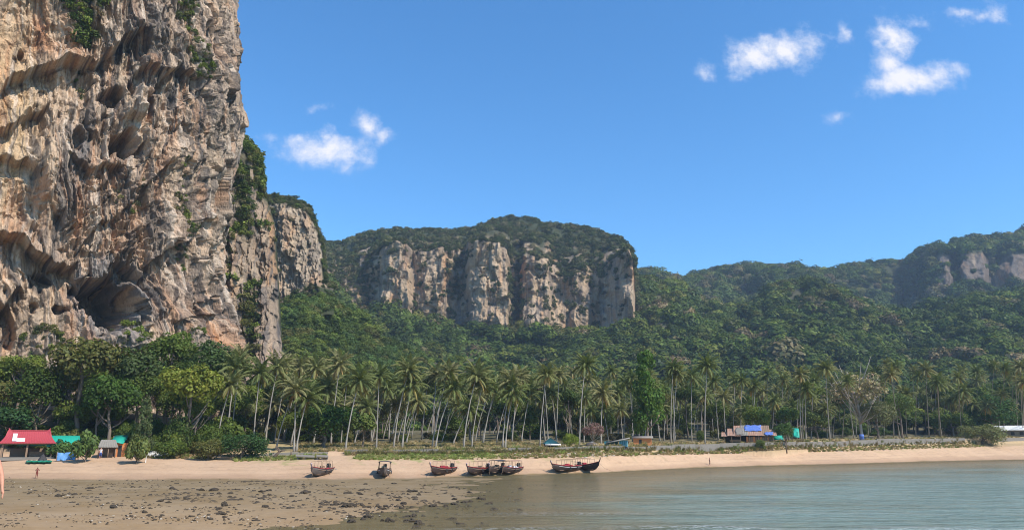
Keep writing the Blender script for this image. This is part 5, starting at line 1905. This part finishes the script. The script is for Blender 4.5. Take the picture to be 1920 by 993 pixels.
def shack():
    b, rz, pm = frame(1404, 197)
    R = b.y
    k = 1 / pm
    e = empty('patched_shack', b, rz)
    ze = at(1404, 816, R).z - b.z
    zr = at(1404, 797, R).z - b.z
    rg = random.Random(4)
    x = -49
    mats = ['rust', 'rust', 'rust', 'thatch', 'rust', 'rust', 'plank', 'rust']
    for i, w_ in enumerate([11, 12, 13, 12, 13, 13, 13, 12]):
        lift = 0 if i else -.5
        q = zr - (1.6 if i == 0 else .7 if i == 1 else 0) - (1.2 if i == 7 else 0)
        roof_sheet(x * k, (x + w_ + .6) * k, -1.0, ze + rg.uniform(-.12, .06) + lift * .2, 3.2, q + rg.uniform(-.1, .1) + .012 * i, 0, .05, 4, .05, .06).build('roof_sheet', M[mats[i]], e)
        roof_sheet(x * k, (x + w_ + .6) * k, 7.4, ze, 3.2, q + .02 + .012 * i, 0, .05, 4, .05, .06).build('rear_roof_sheet', M[mats[i]], e)
        x += w_
    def drape(x0, x1, y0, y1, name, mat):
        rows = []
        for j in range(6):
            y = y0 + (y1 - y0) * j / 5
            row = []
            for i in range(9):
                xx = x0 + (x1 - x0) * i / 8 + 1.2 * math.sin(j * 1.7)
                z = ze + (zr - ze) * (y + 1.0) / 4.2 + .16 + .10 * math.sin(i * 1.9 + j * 2.3)
                row.append((xx * k, y, z))
            rows.append(row)
        MB().sheet(rows, .04).build(name, mat, e)
    drape(-6, 24, .7, 3.2, 'blue_tarpaulin', M['blue_tarp'])
    drape(30, 44, -1.0, .2, 'blue_tarpaulin', M['blue_tarp'])
    drape(-22, -8, -.8, 2.2, 'grey_sheet', M['concrete'])
    for px_ in (-44, -30, -14, 2, 18, 34, 44):
        MB().tube([(px_ * k, -.6, -.5), (px_ * k, -.6, ze)], .10, 6).build('post', M['plank'], e)
    for i in range(12):
        MB().box(((-2 + i * 4.1) * k, -.3 + rg.uniform(-.03, .03), ze * .42), (3.7 * k, .06, ze * rg.uniform(.7, .95))).build('wall_plank', M['plank'] if i % 3 else M['orange'], e)
    MB().box((0, 5.8, ze * .5), (86 * k, .12, ze)).build('back_wall', M['dark_cloth'], e)
    MB().box((-24 * k, .6, ze * .3), (20 * k, .8, ze * .35)).build('bench', M['plank'], e)
    tag(e, 'long shack with rusty patched roof and crumpled blue tarpaulin', 'shack')
    for (px, r, w_, h, lb) in ((1458, 198, 22, 13, 'green tarpaulin lean-to at the right end of the patched shack'), (1494, 200, 12, 26, 'green tarpaulin shelter half behind the small beach tree')):
        b2, rz2, pm2 = frame(px, r)
        kk = 1 / pm2
        e2 = empty('tarpaulin_shelter', b2, rz2)
        MB().sheet([[(-w_ / 2 * kk, -.6, h * kk * .35), (w_ / 2 * kk, -.6, h * kk * .3)], [(-w_ / 2 * kk, .6, h * kk * .9), (w_ / 2 * kk, .6, h * kk * .8)], [(-w_ / 2 * kk, 2, h * kk), (w_ / 2 * kk, 2, h * kk * .95)]], .04).build('tarpaulin', M['green_tarp'], e2)
        for s in (-1, 1):
            MB().tube([(s * w_ / 2 * kk, -.55, -.3), (s * w_ / 2 * kk, -.55, h * kk * .33)], .05, 5).build('pole', M['plank'], e2)
            MB().tube([(s * w_ / 2 * kk, 1.95, -.3), (s * w_ / 2 * kk, 1.95, h * kk * .95)], .05, 5).build('pole', M['plank'], e2)
        tag(e2, lb, 'shelter')


shack()


# ------------------------------------------------------------------ long-tail boats
def longtail(px, base_py, head, L, W, label, canopy, hull_mat, rail_mat, roll=0.05, cargo=None, ribbon=True, prow=1.0, frame_only=False):
    b = put(px, base_py)
    e = empty('longtail_boat', b)
    az = math.atan2(b.x, b.y)
    e.rotation_euler = (roll, 0, -az + math.radians(head))   # head 0: bow to the right, -90: bow to the viewer
    e.location.z -= .06
    ns, nc = 20, 11
    def sect(t, off=0.0):
        hb = W / 2 * (math.sin(math.pi * min(1, .30 + .46 * t)) ** .8 if t < .45 else max(.02, 1 - ((t - .45) / .55) ** 2.4)) - off
        keel = .02 + .35 * max(0, .12 - t) / .12 + 1.35 * max(0, (t - .68) / .32) ** 2.2 * prow + off
        sheer = .86 + .18 * (1 - t) ** 2 + 1.05 * max(0, (t - .4) / .6) ** 2 * prow
        row = []
        for c in range(nc):
            u = c / (nc - 1) * 2 - 1
            au = abs(u)
            y = math.copysign(max(hb, .01) * min(1, (au * 1.25) ** .75) * (0.86 + .14 * au), u) if au > 1e-6 else 0
            z = keel + (sheer - keel) * max(0, (au - .25) / .75) ** 1.35
            row.append(((t - .5) * L, y, z))
        return row
    outer = [sect(i / ns) for i in range(ns + 1)]
    inner = [sect(i / ns, .05) for i in range(ns + 1)]
    vs = [p for r in outer for p in r] + [p for r in inner for p in r]
    n = (ns + 1) * nc
    fs = []
    for i in range(ns):
        for c in range(nc - 1):
            q = (i * nc + c, (i + 1) * nc + c, (i + 1) * nc + c + 1, i * nc + c + 1)
            fs.append(q)
            fs.append(tuple(n + z for z in q[::-1]))
        for c in (0, nc - 1):
            fs.append((i * nc + c, (i + 1) * nc + c, n + (i + 1) * nc + c, n + i * nc + c))
    for i in (0, ns):
        for c in range(nc - 1):
            fs.append((i * nc + c, i * nc + c + 1, n + i * nc + c + 1, n + i * nc + c))
    MB().add(vs, fs, True).build('hull', hull_mat, e)
    # transom
    tr = outer[0]
    MB().add([(p[0] + .03, p[1] * .97, p[2]) for p in tr] + [(p[0] + .09, p[1] * .97, p[2]) for p in tr],
             [tuple(range(nc)), tuple(range(2 * nc - 1, nc - 1, -1))] + [(c, c + nc, c + nc + 1, c + 1) for c in range(nc - 1)]).build('transom', hull_mat, e)
    for c in (0, nc - 1):
        MB().tube([(r[c][0], r[c][1] * 1.02, r[c][2] + .02) for r in outer], .055, 6).build('gunwale', rail_mat, e)
    tip = outer[-1][0]
    pr = MB().tube([(L * .44, 0, tip[2] - .55), (L * .5, 0, tip[2] - .05), (L * .53, 0, tip[2] + .45 * prow), (L * .545, 0, tip[2] + .95 * prow)], [.10, .11, .09, .06], 7).build('prow', hull_mat, e)
    if ribbon:
        MB().tube([(L * .525, 0, tip[2] + .28), (L * .53, .02, tip[2] + .5)], [.13, .12], 8).build('ribbon', M['ribbon'], pr)
        MB().sheet([[(L * .53, .03, tip[2] + .4), (L * .535, .14, tip[2] + .4)], [(L * .54, .1, tip[2] - .1), (L * .55, .2, tip[2] - .12)], [(L * .53, .14, tip[2] - .5), (L * .545, .26, tip[2] - .55)]], .01).build('ribbon_tail', M['ribbon'], pr)
    MB().box((-.02 * L, 0, .30), (.72 * L, W * .58, .05)).build('floor_boards', M['boat_in'], e)
    for t in (.22, .36, .5, .63):
        MB().box(((t - .5) * L, 0, .66), (.28, W * .86, .05)).build('thwart', M['boat_in'], e)
    fd = [sect(.74 + .04 * i) for i in range(6)]
    MB().sheet([[(r[0][0], r[0][1] * .9, r[0][2] - .05), (r[-1][0], r[-1][1] * .9, r[-1][2] - .05)] for r in fd], .04).build('fore_deck', M['boat_in'], e)
    hC = 2.05
    x0, x1 = -.36 * L, .20 * L
    if canopy:
        for i in range(4):
            x = x0 + (x1 - x0) * i / 3
            for s in (-1, 1):
                t = x / L + .5
                r = sect(t)
                MB().tube([(x, r[0][1] * -s * .97, r[0][2] - .1), (x, W * .42 * s, hC)], .032, 5).build('canopy_post', M['plank'], e)
        if frame_only:
            for s in (-1, 0, 1):
                MB().tube([(x0, W * .42 * s, hC + (.1 if s == 0 else 0)), (x1, W * .42 * s, hC + (.1 if s == 0 else 0))], .03, 5).build('canopy_rail', M['plank'], e)
        else:
            rows = [[(x0 - .15 + (x1 - x0 + .3) * i / 6, W * .5 * (j / 4 - 1), hC + .14 * (1 - (j / 4 - 1) ** 2)) for i in range(7)] for j in range(9)]
            MB().sheet(rows, .04).build('canopy_roof', canopy, e)
    else:
        for s in (-1, 1):
            MB().tube([(x1, W * .42 * s, .8), (x1, W * .36 * s, 1.75)], .03, 5).build('canopy_post', M['plank'], e)
        MB().tube([(x1, -W * .36, 1.75), (x1, W * .36, 1.75)], .03, 5).build('canopy_rail', M['plank'], e)
    # engine on its pivot with long shaft
    en = empty('engine_mount', (0, 0, 0))
    bpy.data.objects.remove(en)
    eng = MB().box((-.46 * L, 0, 1.28), (.75, .42, .42)).box((-.46 * L + .1, 0, 1.58), (.4, .3, .22)).box((-.46 * L - .2, .16, 1.5), (.22, .16, .3)).tube([(-.46 * L, 0, .75), (-.46 * L, 0, 1.15)], .07, 6).build('engine', M['dark'], e)
    MB().tube([(-.46 * L - .3, 0, 1.25), (-.46 * L - 1.6, .12, .95), (-.46 * L - 3.0, .25, .62)], .04, 6).build('tail_shaft', M['steel'], eng)
    for a in (0, 2.09, 4.19):
        pass
    pp = Vector((-.46 * L - 3.02, .25, .62))
    mb = MB()
    for a in (0, 2.09, 4.19):
        u = Vector((0, math.cos(a), math.sin(a)))
        v = Vector((.06, -math.sin(a), math.cos(a)))
        mb.add([pp, pp + u * .1 + v * .06, pp + u * .2, pp + u * .1 - v * .06, pp + Vector((-.02, 0, 0)), pp + u * .1 + v * .06 + Vector((-.02, 0, 0)), pp + u * .2 + Vector((-.02, 0, 0)), pp + u * .1 - v * .06 + Vector((-.02, 0, 0))],
               [(0, 1, 2, 3), (7, 6, 5, 4), (0, 4, 5, 1), (1, 5, 6, 2), (2, 6, 7, 3), (3, 7, 4, 0)])
    mb.build('propeller', M['steel'], eng)
    MB().tube([(-.46 * L + .3, 0, 1.35), (-.46 * L + 1.3, .05, 1.55)], .03, 5).build('tiller', M['steel'], eng)
    for s in (0, nc - 1):
        MB().tube([(r[s][0], r[s][1] * 1.035, r[s][2] - .22) for r in outer[2:-3]], .03, 5).build('side_stripe', M['white'] if px in (1063, 720) else M['boat_in'], e)
    MB().sheet([[(x0 + .2 + i * .35, W * .3 * math.sin(i + j), 1.05 - .25 * abs(j - 1) + .08 * math.sin(i * 2.1)) for i in range(4)] for j in range(3)], .03).build('spread_cloth', M['canopy_red'] if int(px) % 2 else M['white_cloth'], e)
    MB().tube([(L * .46, .1, outer[-1][0][2] - .1), (L * .62, .5, .5), (L * .85, 1.0, .05)], .02, 4).build('mooring_rope', M['boat_in'], e)
    # fenders: old tyres on the side
    for t in (.3, .55):
        for s in (-1, 1):
            r = sect(t)
            c = Vector((r[0][0], abs(r[0][1]) * s * 1.06, .55))
            MB().tube([c + Vector((.22 * math.cos(q * .524), 0, .22 * math.sin(q * .524))) for q in range(13)], .06, 6, False).build('tyre_fender', M['dark'], e)
    if cargo:
        mb = MB()
        rg = random.Random(int(px))
        for i in range(5):
            mb.box((rg.uniform(-.2, .15) * L, rg.uniform(-.3, .3), .75 + .12 * i), (rg.uniform(.4, .8), rg.uniform(.4, .7), .3), rg.uniform(0, 3))
        o = mb.build('cargo_bundle', cargo, e)
        tag(o, kind='stuff')
    tag(e, label, 'boat', 'longtail boats drawn up at the waterline')
    return e


longtail(601, 890.5, 248, 6.6, 2.0, 'grey wooden boat standing alone on the sand, nearest the cliff', True, M['hull_grey'], M['rail_red'], .04, M['boat_in'], True, .5, True)
longtail(720, 891, 268, 7.0, 2.0, 'boat seen end-on with a small dark canopy and green bundle', M['dark_cloth'], M['hull_grey'], M['plank'], -.03, M['green_tarp'], False, .5)
longtail(829, 888.5, 240, 7.0, 2.0, 'dark boat with red cloth on its engine, alone between the second boat and the trio', True, M['hull'], M['rail_red'], .03, M['canopy_red'], True, .55, True)
longtail(897, 888, 240, 7.0, 2.0, 'first boat of the trio, with a bare canopy frame and bow post', True, M['hull'], M['rail_red'], .05, M['plank'], True, .5, True)
longtail(930, 887, 250, 7.0, 1.9, 'middle boat of the trio, squeezed between its neighbours', M['dark_cloth'], M['hull'], M['plank'], -.04, M['plank'], True, .45)
longtail(958, 887, 244, 6.6, 2.0, 'last boat of the trio with flat roof and long tail shaft', M['rust'], M['hull'], M['rail_red'], .02, M['white_cloth'], False, .45)
longtail(1063, 884, 234, 8.6, 2.2, 'large dark boat with pale stripe and red canopy cloth', True, M['hull'], M['rail_red'], .06, M['canopy_red'], True, .6, True)
longtail(1098, 881.5, -50, 7.4, 2.0, 'boat with tall dark upright prow behind the large red-clothed boat', True, M['hull'], M['rail_red'], -.05, M['canopy_red'], False, .75, True)


# ------------------------------------------------------------------ people
def person(name, base, rz, scale, label, cols, arms=None, legs=None, group=None):
    """one continuous skinned body; local -y is the way the person faces; cols = dict of group -> material"""
    J, E, R, Gp = [], [], [], []
    def v(p, r, g, par=None):
        J.append(Vector(p)); R.append(r); Gp.append(g)
        if par is not None:
            E.append((par, len(J) - 1))
        return len(J) - 1
    pel = v((0, 0, .95), (.145, .105), 'legs')
    sp = v((0, .01, 1.12), (.125, .09), 'top', pel)
    ch = v((0, .01, 1.30), (.155, .105), 'top', sp)
    nb = v((0, .01, 1.44), (.075, .065), 'skin', ch)
    nk = v((0, 0, 1.50), (.052, .052), 'skin', nb)
    hd = v((0, -.01, 1.58), (.072, .085), 'skin', nk)
    hm = v((0, .0, 1.65), (.078, .092), 'hair', hd)
    v((0, .01, 1.72), (.05, .055), 'hair', hm)
    v((0, -.112, 1.585), (.014, .016), 'skin', hd)
    for s in (-1, 1):
        v((s * .085, .01, 1.60), (.012, .02), 'skin', hd)
    for s, side in ((-1, 'l'), (1, 'r')):
        a = (arms or {}).get(side) or [(s * .18, .01, 1.39), (s * .235, .03, 1.13), (s * .25, -.03, .90), (s * .25, -.05, .82)]
        sh = v(a[0], (.062, .058), 'top', ch)
        up = v(Vector(a[0]).lerp(Vector(a[1]), .45), (.052, .05), cols.get('_sleeve', 'skin'), sh)
        el = v(a[1], (.040, .040), 'skin', up)
        fm = v(Vector(a[1]).lerp(Vector(a[2]), .35), (.042, .042), 'skin', el)
        wr = v(a[2], (.027, .024), 'skin', fm)
        pm = v(a[3], (.040, .020), 'skin', wr)
        d = (Vector(a[3]) - Vector(a[2])).normalized()
        sd = Vector((0, 1, 0)) - d * d.y
        sd.normalize()
        for q, ln in enumerate((.062, .075, .08, .07)):
            o = (q - 1.5) * .019
            f1 = v(Vector(a[3]) + sd * -o + d * .045, (.0095, .0095), 'skin', pm)
            f2 = v(J[f1] + d * ln * .55 + Vector((-s * .008, 0, 0)), (.0085, .0085), 'skin', f1)
            v(J[f2] + d * ln * .45 + Vector((-s * .018, 0, 0)), (.0075, .0075), 'skin', f2)
        t1 = v(Vector(a[2]).lerp(Vector(a[3]), .55) - sd * .04, (.011, .011), 'skin', pm)
        v(J[t1] - sd * .018 + d * .05, (.009, .009), 'skin', t1)
        lg = (legs or {}).get(side) or [(s * .09, .0, .90), (s * .10, -.01, .49), (s * .105, .03, .09), (s * .11, -.10, .035)]
        hp = v(lg[0], (.092, .088), 'legs', pel)
        th = v(Vector(lg[0]).lerp(Vector(lg[1]), .5), (.078, .078), 'legs', hp)
        kn = v(lg[1], (.056, .058), cols.get('_knee', 'skin'), th)
        cf = v(Vector(lg[1]).lerp(Vector(lg[2]), .3), (.055, .058), cols.get('_knee', 'skin'), kn)
        an = v(lg[2], (.038, .040), 'skin', cf)
        v(lg[3], (.040, .026), 'skin', an)
    me = bpy.data.meshes.new(name)
    me.from_pydata([tuple(p) for p in J], E, [])
    o = bpy.data.objects.new(name, me)
    COL.objects.link(o)
    o.modifiers.new('skin', 'SKIN')
    if not me.skin_vertices:
        bm = bmesh.new(); bm.from_mesh(me); bm.verts.layers.skin.verify(); bm.to_mesh(me); bm.free()
    for i, sv in enumerate(me.skin_vertices[0].data):
        sv.radius = R[i]
        sv.use_root = (i == 0)
    o.modifiers.new('smooth', 'SUBSURF').levels = 1
    dg = bpy.context.evaluated_depsgraph_get()
    ev = bpy.data.meshes.new_from_object(o.evaluated_get(dg))
    bpy.data.objects.remove(o)
    groups = [g for g in cols if not g.startswith('_')]
    ev.materials.clear()
    for g in groups:
        ev.materials.append(cols[g])
    A = np.array([J[a] for a, b in E]); B = np.array([J[b] for a, b in E])
    eg = [Gp[b] for a, b in E]
    for p in ev.polygons:
        c = np.array(p.center)
        t = np.clip(((c - A) * (B - A)).sum(1) / np.maximum(((B - A) ** 2).sum(1), 1e-9), 0, 1)
        k = int(np.argmin(np.linalg.norm(A + (B - A) * t[:, None] - c, axis=1)))
        p.material_index = groups.index(eg[k])
        p.use_smooth = True
    o = link(bpy.data.objects.new(name, ev))
    o.location = base
    o.rotation_euler = (0, 0, rz)
    o.scale = (scale,) * 3
    tag(o, label, 'person', group)
    return o


def cloth(top, legs, skin='skin', sleeve='skin', knee='skin'):
    return {'skin': M[skin], 'top': M[top], 'legs': M[legs], 'hair': M['hair'], '_sleeve': sleeve, '_knee': knee}


def stand(px, py, size, rz=0.0):
    b, r, pm = frame(px, 0, py)
    return b, r + rz, size / pm / 1.74


b, r, s = stand(68, 896.5, 20.5, .3)
person('person', b, r, s, 'person in maroon clothes standing on the wet sand, arms bent', cloth('maroon', 'maroon', 'dark_skin', 'top', 'legs'),
       arms={'l': [(-.18, .01, 1.39), (-.30, -.02, 1.16), (-.20, -.20, 1.22), (-.13, -.25, 1.24)], 'r': [(.18, .01, 1.39), (.31, -.02, 1.17), (.22, -.22, 1.20), (.15, -.26, 1.22)]})
b, r, s = stand(1331, 873, 15.5, 1.2)
person('person', b, r, s, 'lone walker in dark trousers on the beach below the seawall', cloth('dark_cloth', 'black_cloth', 'skin', 'skin', 'legs'),
       legs={'l': [(-.09, 0, .90), (-.10, -.12, .50), (-.10, -.10, .09), (-.11, -.23, .04)], 'r': [(.09, 0, .90), (.10, .06, .49), (.105, .22, .12), (.11, .12, .03)]})
b, rz, pm = frame(191, 123)
person('person', b, rz + .2, 1.0, 'person in pink top and blue skirt standing under the grey thatched hut', cloth('white_cloth', 'blue_cloth', 'skin', 'top', 'legs'))
b, rz, pm = frame(150, 121)
person('person', b, rz - .6, .95, 'bare-chested person partly hidden behind the big-leaved young tree', cloth('skin', 'black_cloth'))
# passer-by at the edge of the frame: only the arm enters the picture
RP = 14.2
pts = [at(-5, 860, RP), at(3, 890, RP - .05), at(4, 913, RP - .15), at(5, 921, RP - .17)]
foot = Vector((pts[0].x - .16, pts[0].y - .10, 0))
foot.z = gz(foot.x, foot.y)
rz = -math.atan2(foot.x, foot.y) + math.pi
mi = Matrix.Rotation(-rz, 3, 'Z')
loc = [mi @ (p - foot) for p in pts]
sc_ = loc[0].z / 1.39
arm = [tuple(q / sc_) for q in loc]
side = 'r' if arm[0][0] > 0 else 'l'
person('person', foot, rz, sc_, 'passer-by at the left edge, only a bare hanging arm visible', cloth('maroon', 'black_cloth'), arms={side: arm})


# ------------------------------------------------------------------ reef rocks, rubble, stones
def rock_mesh(seed, sub=2):
    bm = bmesh.new()
    bmesh.ops.create_icosphere(bm, subdivisions=sub, radius=1)
    P = np.array([v.co for v in bm.verts])
    d = 1 + .5 * fbm(P[:, 0] * 1.3 + seed * 7, P[:, 1] * 1.3, P[:, 2] * 1.3, octv=3) + .25 * fbm(P[:, 0] * 4 + seed, P[:, 1] * 4, P[:, 2] * 4, octv=2)
    for v, k in zip(bm.verts, d):
        v.co = v.co * float(k)
        v.co.z *= .62
    me = bpy.data.meshes.new('rock')
    bm.to_mesh(me)
    bm.free()
    me.materials.append(M['reef'])
    return me


RM = [rock_mesh(i, 3) for i in range(6)]
BIG = [(572, 926, 15, 'largest dark reef rock on the mud flat, left of the two blocks by the pool'), (652, 927, 14, 'dark reef rock pile at the edge of the shallow pool'), (676, 928, 12, 'smaller dark reef rock right beside the pile at the pool edge'),
       (497, 951, 11, 'dark pointed rock on the near edge of the reef rubble'), (650, 950, 13, 'low dark rock in the wet reef rubble'), (663, 948, 9, 'little companion of the low dark rock in the rubble'), (776, 922, 11, 'jagged dark rock standing in the shallow water'),
       (688, 969, 12, 'dark rock in the pool close to the viewer'), (1126, 965, 7, 'lone dark rock farthest out in the open water'), (780, 990, 12, 'dark rock cut by the lower edge of the frame'), (905, 984, 10, 'dark rock among small waves near the lower edge'), (400, 920, 12, 'flat pale-edged rock in the reef rubble'),
       (212, 951, 11, 'flat dark rock alone on the bare mud'), (168, 916, 9, 'small dark rock on the mud near the sand'), (110, 930, 9, 'flat grey rock on the mud towards the left'), (812, 950, 12, 'long reddish low reef in the shallow water')]
rg = random.Random(21)
for i, (px, py, w_, lb) in enumerate(BIG):
    b, rz, pm = frame(px, 0, py)
    o = link(bpy.data.objects.new('reef_rock', RM[i % 6]))
    s = w_ / pm * .62
    o.location = b + Vector((0, 0, s * .12))
    o.rotation_euler = (rg.uniform(-.2, .2), rg.uniform(-.2, .2), rg.uniform(0, 6.28))
    o.scale = (s * rg.uniform(1, 1.4), s * rg.uniform(.8, 1.2), s * rg.uniform(.7, 1.1))
    tag(o, lb, 'rock', 'dark reef rocks')
for i in range(110):
    px = rg.gauss(560, 190) if i < 70 else rg.uniform(640, 980)
    py = rg.gauss(930, 15) if i < 70 else rg.uniform(925, 992)
    if not 20 < px < 1150 or py < 906:
        continue
    b, rz, pm = frame(px, 0, py)
    o = link(bpy.data.objects.new('reef_rock', RM[i % 6]))
    s = rg.uniform(.12, .32)
    o.location = b + Vector((0, 0, s * .15))
    o.rotation_euler = (rg.uniform(-.3, .3), rg.uniform(-.3, .3), rg.uniform(0, 6.28))
    o.scale = (s * rg.uniform(.8, 1.6), s, s * rg.uniform(.6, 1.3))
    w_ = ('on the bare mud near the kayaks and sign' if px < 380 else 'in the rubble before the first boat' if px < 640 else 'at the pool before the second boat' if px < 780 else 'in the shallows before the third boat' if px < 880 else 'in the open shallows before the trio')
    tag(o, 'small dark reef rock ' + w_, 'rock', 'small reef rocks ' + w_)


def rubble(name, P, size, mat, label, seed):
    r_ = np.random.default_rng(seed)
    t = (1 + 5 ** .5) / 2
    I = np.array([(-1, t, 0), (1, t, 0), (-1, -t, 0), (1, -t, 0), (0, -1, t), (0, 1, t), (0, -1, -t), (0, 1, -t), (t, 0, -1), (t, 0, 1), (-t, 0, -1), (-t, 0, 1)]) / 1.9
    T = np.array([(0, 11, 5), (0, 5, 1), (0, 1, 7), (0, 7, 10), (0, 10, 11), (1, 5, 9), (5, 11, 4), (11, 10, 2), (10, 7, 6), (7, 1, 8), (3, 9, 4), (3, 4, 2), (3, 2, 6), (3, 6, 8), (3, 8, 9), (4, 9, 5), (2, 4, 11), (6, 2, 10), (8, 6, 7), (9, 8, 1)])
    n = len(P)
    s = size[0] + (size[1] - size[0]) * r_.random(n) ** 3
    a = r_.random(n) * 6.28
    V = I[None] * (1 + r_.normal(0, .22, (n, 12, 1))) * np.stack([s * r_.uniform(.8, 1.7, n), s, s * r_.uniform(.35, .9, n)], -1)[:, None, :]
    X = V[..., 0] * np.cos(a)[:, None] - V[..., 1] * np.sin(a)[:, None]
    Y = V[..., 0] * np.sin(a)[:, None] + V[..., 1] * np.cos(a)[:, None]
    V = np.stack([X, Y, V[..., 2]], -1) + P[:, None, :]
    Fq = (T[None] + (np.arange(n) * 12)[:, None, None]).reshape(-1, 3)
    o = link(bpy.data.objects.new(name, mesh_np(name, V.reshape(-1, 3), Fq, mat, False)))
    tag(o, label, 'rubble', kind='stuff')


def scatter_px(n, fx, fy, rng_):
    px, py = fx(n), fy(n)
    az, t = np.array([ray(x, y) for x, y in zip(px, py)]).T
    k = t < -.01
    az, t = az[k], t[k]
    r = (0.25 - EYE) / t
    cl_ = fbm(r * np.sin(az) / 5.5, r * np.cos(az) / 5.5, octv=3)
    k = (r > 30) & (r < 150) & (cl_ + rn.normal(0, .22, len(r)) > .05)
    az, r = az[k], r[k]
    return np.stack([r * np.sin(az), r * np.cos(az), ground_z(az, r)], -1)


rn = np.random.default_rng(77)
rubble('reef_rubble', scatter_px(14000, lambda n: rn.normal(560, 190, n), lambda n: rn.normal(929, 15, n).clip(903, 1000), rn), (.03, .20), M['reef'], 'dark reef rubble strewn over the mud flat', 3)
rubble('mud_pebbles', scatter_px(4500, lambda n: rn.uniform(-20, 620, n), lambda n: 900 + 95 * rn.random(n) ** .9, rn), (.02, .11), M['reef'], 'small stones scattered over the bare mud', 4)
rubble('pale_shell_litter', scatter_px(1500, lambda n: rn.uniform(-20, 760, n), lambda n: 900 + 92 * rn.random(n), rn), (.02, .10), M['pale_rock'], 'pale shell and coral bits on the mud', 5)
# stones at the wall foot and on the bank
P = []
for x in np.concatenate([rn.uniform(960, 1800, 500), rn.uniform(1520, 1720, 160)]):
    a = ray(x, 846)[0]
    L = glines(np.array([a]))
    f = rn.random()
    r = L[5][0][0] * (1 - f) + L[6][0][0] * f
    P.append((r * math.sin(a), r * math.cos(a), float(ground_z(a, r))))
rubble('bank_stones', np.array(P), (.05, .35), M['pale_rock'], 'stones and litter along the foot of the seawall', 6)

# ------------------------------------------------------------------ grass on the upper beach and behind the wall
PROTO_GRASS = bpy.data.collections.new('grass_tufts')
for i in range(3):
    r_ = np.random.default_rng(900 + i)
    n = 60
    a = r_.random(n) * 6.28
    q = r_.random(n) ** .5 * .5
    b0 = np.stack([q * np.cos(a), q * np.sin(a), 0 * q - .05], -1)
    ln = r_.uniform(.35, 1.0, n)
    an = a + r_.normal(0, .6, n)
    tip = b0 + np.stack([np.cos(an) * ln * .45, np.sin(an) * ln * .45, ln], -1)
    sd = np.stack([-np.sin(an), np.cos(an), 0 * an], -1) * .035
    mid = (b0 + tip) / 2 + np.array([0, 0, .12])
    V = np.stack([b0 - sd, b0 + sd, mid + sd, mid - sd, tip - sd * .2, tip + sd * .2], 1).reshape(-1, 3)
    k = np.arange(n)[:, None] * 6
    Fq = np.concatenate([k + np.array([[0, 1, 2, 3]]), k + np.array([[3, 2, 5, 4]])], 0)
    tone = np.repeat(r_.uniform(.7, 1.3, n), 6)[:, None] * np.ones((1, 3))
    PROTO_GRASS.objects.link(bpy.data.objects.new('grass_tuft%d' % i, mesh_np('grass_tuft', V, Fq, M['wood_leaf'], False, tone)))
SG[PROTO_GRASS] = scatter_group(PROTO_GRASS)


def grass_points(n, px0, px1, k0, k1):
    a = np.array([ray(x, 848)[0] for x in rn.uniform(px0, px1, n)])
    L = glines(a)
    LR = np.stack([l[0] for l in L])
    f = rn.uniform(k0, k1, n)
    k = f.astype(int)
    f = f - k
    i = np.arange(n)
    r = LR[k, i] * (1 - f) + LR[k + 1, i] * f
    return np.stack([r * np.sin(a), r * np.cos(a), ground_z(a, r)], -1)


GREEN = [(.24, .28, .07), (.29, .29, .09), (.36, .29, .13)]
STRAW = [(.36, .27, .13), (.30, .24, .10), (.22, .20, .08), (.42, .30, .16)]
plant('beach_grass', np.concatenate([grass_points(700, 672, 960, 5.0, 6.3), grass_points(300, 440, 612, 5.3, 6.3), grass_points(50, 664, 700, 5.2, 5.8)]), PROTO_GRASS, (.25, .6), GREEN, 'strip of green beach grass between the sand and the wall', 'grass', rng, [.45, .35, .2], sink=.45)
plant('dry_bank_grass', np.concatenate([grass_points(1000, 940, 1400, 5.0, 6.55), grass_points(1300, 1400, 1850, 5.0, 6.55), grass_points(260, 700, 960, 6.1, 6.5), grass_points(160, 270, 400, 6.0, 7.0)]), PROTO_GRASS, (.3, .7), STRAW + GREEN[:1], 'dry straw grass on the bank below the seawall', 'grass', rng, sink=.45)
plant('wall_grass', np.concatenate([grass_points(520, 650, 1812, 6.05, 6.5), grass_points(420, 650, 1812, 6.62, 7.0)]), PROTO_GRASS, (.5, 1.15), STRAW + [(.20, .22, .07)], 'tall dry grass growing along both sides of the seawall', 'grass', rng, sink=.45)
plant('grove_grass', np.concatenate([grass_points(1700, 560, 1010, 7.02, 8.1), grass_points(700, 1010, 1920, 7.05, 7.8)]), PROTO_GRASS, (.35, .8), STRAW, 'straw coloured grass under the palms behind the wall', 'grass', rng, sink=.45)

# ------------------------------------------------------------------ haze
hz = MB().box((0, 1250, 208), (5600, 2900, 430)).build('haze', None)
m, t = mat_base('haze_air')
pv = t.n('ShaderNodeVolumePrincipled')
pv.inputs['Color'].default_value = (.62, .80, 1.0, 1)
pv.inputs['Density'].default_value = HAZE_DENSITY
pv.inputs['Anisotropy'].default_value = 0.0
ou = t.n('ShaderNodeOutputMaterial')
t.link(pv.outputs[0], ou.inputs['Volume'])
hz.data.materials.append(m)
tag(hz, kind='stuff')
